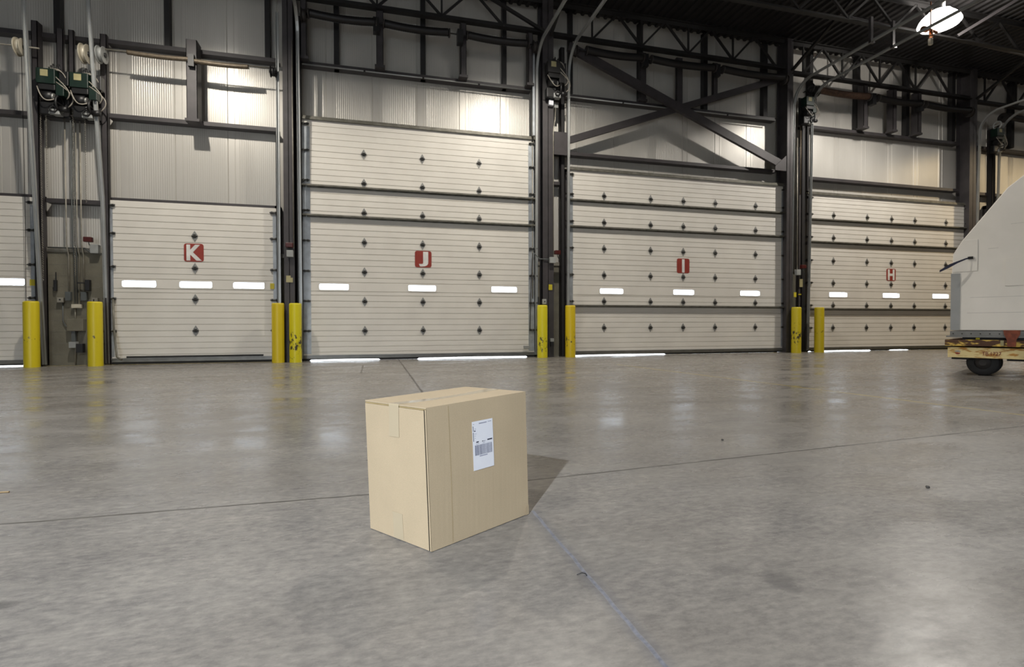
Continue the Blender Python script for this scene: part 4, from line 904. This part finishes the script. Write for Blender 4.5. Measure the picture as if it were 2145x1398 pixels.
def wheel(s):
    for t0 in (.10, .30):
        w = MB(); n = 28; prof = [(.09, 0), (.155, .0), (.176, .02), (.178, .05), (.176, .12), (.155, .14), (.09, .14)]; w.smooth = True
        vs = [LP(s+r_*math.cos(2*math.pi*k/n), t0+tt, .18+r_*math.sin(2*math.pi*k/n)) for r_, tt in prof for k in range(n)]
        w.add(vs, [(i*n+k, i*n+(k+1) % n, (i+1)*n+(k+1) % n, (i+1)*n+k) for i in range(len(prof)-1) for k in range(n)])
        wo = w.build('wheel', 'tyre', R1)
        h = MB(); h.add([LP(s+.092*math.cos(2*math.pi*k/n), t0+.02, .18+.092*math.sin(2*math.pi*k/n)) for k in range(n)]+[LP(s+.04*math.cos(2*math.pi*k/n), t0-.012, .18+.04*math.sin(2*math.pi*k/n)) for k in range(n)], [(k, (k+1) % n, n+(k+1) % n, n+k) for k in range(n)]+[tuple(range(n, 2*n))]).build('hub', 'hub', wo)
wheel(.01); wheel(2.6)
bk = oprism(MB(), [(.225, .625), (.39, .625), (.385, .57), (.35, .50), (.345, .41), (.265, .41), (.26, .50), (.232, .57)], -.045, -.018).build('stop_bracket', 'rustbracket', R1); bk['label'] = 'rust-red steel stop bracket'
obox(MB(), .195, .228, -.012, 0, .42, .49).build('bracket_lug', 'creamtag', R1)
obox(MB(), -.055, -.015, .02, .05, .497, .52).build('yellow_knob', 'yellowtag', R1)
lettering('TB.1727', 'lettering', 'redpaint', fp, lambda u, v, d: LP(.008+.195*u, .0295-.002*d, .283+.05*v), .01)['label'] = 'red-brown stencilled lettering TB.1727'
lg = oprism(MB(), [(-.275+.0, .31)]+[(-.245+.028*math.cos(math.radians(a)), .31+.022*math.sin(math.radians(a))) for a in range(180, 361, 20)], .027, .0295).build('badge', 'red', fp); lg['label'] = 'round badge with a red lower half'
oprism(MB(), [(-.245+.033*math.cos(math.radians(a)), .322+.020*math.sin(math.radians(a))) for a in range(0, 181, 20)], .027, .0295).build('badge_top', 'boxgrey', fp)

R2 = root('cargo_container', tuple(LP(1.0, .8, .53)), 'white contoured air cargo container with a slanted top on the yellow dolly', 'container')
prof = [(-.325, .62), (-.325, 1.235), (-.305, 1.68), (-.209, 1.86), (.243, 2.503), (.42, 2.655), (.9, 2.80), (2.5, 2.80), (3.0, 2.3), (3.0, .62)]
oprism(MB(), prof, .03, 1.58).build('shell', 'uld', R2, .01)
obox(MB(), -.325, 3.02, .0, 1.6, .545, .612).build('base_rail', 'alu', R2, .003)
obox(MB(), -.366, 3.05, -.01, 1.62, .526, .545).build('base_lip', 'alu', R2)
rv = MB()
for k in range(12): p = LP(-.29+.095*k, -.003, .575); rv.cyl(p, p-nv*.006, .008, 8)
rv.build('rivets', 'hub', R2)
obox(MB(), -.325, -.225, .022, .035, .625, 1.41).build('corner_plate', 'galv', R2)['label'] = 'grey bare-metal corner plate'
for nm, q in (('patch_panel', (-.30, -.045, 1.43, 1.86)), ('patch_panel', (.23, 1.1, 1.21, 1.575))):
    s0, s1, za, zb = q
    oprism(MB(), [(-.312, 1.43), (-.045, 1.43), (-.045, 1.86), (-.20, 1.86), (-.295, 1.69)] if zb > 1.6 else [(s0, za), (s1, za), (s1, zb), (s0, zb)], .022, .032).build(nm, 'uldseam' if 0 else 'uld', R2, .002)
for z, s0, s1 in ((1.07, -.12, 2.9), (.86, -.15, 2.9), (1.72, .06, .16), (2.02, .28, 2.9)):
    obox(MB(), s0, s1, .0285, .0305, z-.002, z+.002).build('seam_line', 'uldseam', R2)
# strap
b2 = MB(); P = [(-.11, .02, 1.615), (-.16, -.02, 1.60), (-.24, -.06, 1.56), (-.33, -.08, 1.51), (-.43, -.10, 1.445)]
vs = []
for i, (s, t, z) in enumerate(P): hw = (.008, .010, .014, .024, .014)[i]; vs += [LP(s, t, z-hw), LP(s, t, z+hw)]
b2.add(vs, [(2*i, 2*i+1, 2*i+3, 2*i+2) for i in range(4)]); so = b2.build('strap', 'strap', R2); so['label'] = 'dark blue strap end sticking out'
sd = so.modifiers.new('thick', 'SOLIDIFY'); sd.thickness = .006
obox(MB(), -.145, -.09, .0, .028, 1.595, 1.63).build('buckle', 'buckle', R2, .004)

# ------------------------------------------------------------------ litter on the floor
def chip(name, pts, r_, m_, label, cat): return thing(name, MB().tube(pts, r_, 5), m_, label, cat)
chip('wire_scrap', [(.548, 1.372, .003), (.566, 1.38, .003), (.574, 1.372, .003), (.572, 1.36, .003)], .0014, 'black', 'tiny bent black wire on the floor right of the box', 'wire')
chip('wood_splinter', [(-1.075, 1.55, .004), (-1.04, 1.565, .003)], .003, 'wood', 'pale wood splinter at the left edge of the floor', 'splinter')
chip('wood_splinter', [(-1.555, 2.66, .004), (-1.53, 2.69, .003), (-1.50, 2.685, .004)], .004, 'wood', 'small pale splinter on the floor left of the box, farther back', 'splinter')
for (x, y), s_, lb in (((2.05, 2.76), .007, 'tiny dark pebble on the floor beyond the long floor joint'), ((2.30, 1.72), .008, 'dark pebble on the floor at the far right'), ):
    b2 = MB(); b2.tube([(x-s_, y, .003), (x-s_*.4, y+.002, s_*.7), (x+s_*.5, y, s_*.6), (x+s_, y-.002, .003)], [s_*.3, s_*.8, s_*.7, s_*.3], 6); thing('pebble', b2, 'stone', lb, 'pebble')
for o in list(bpy.data.objects):
    if '_w' in o: del o['_w']
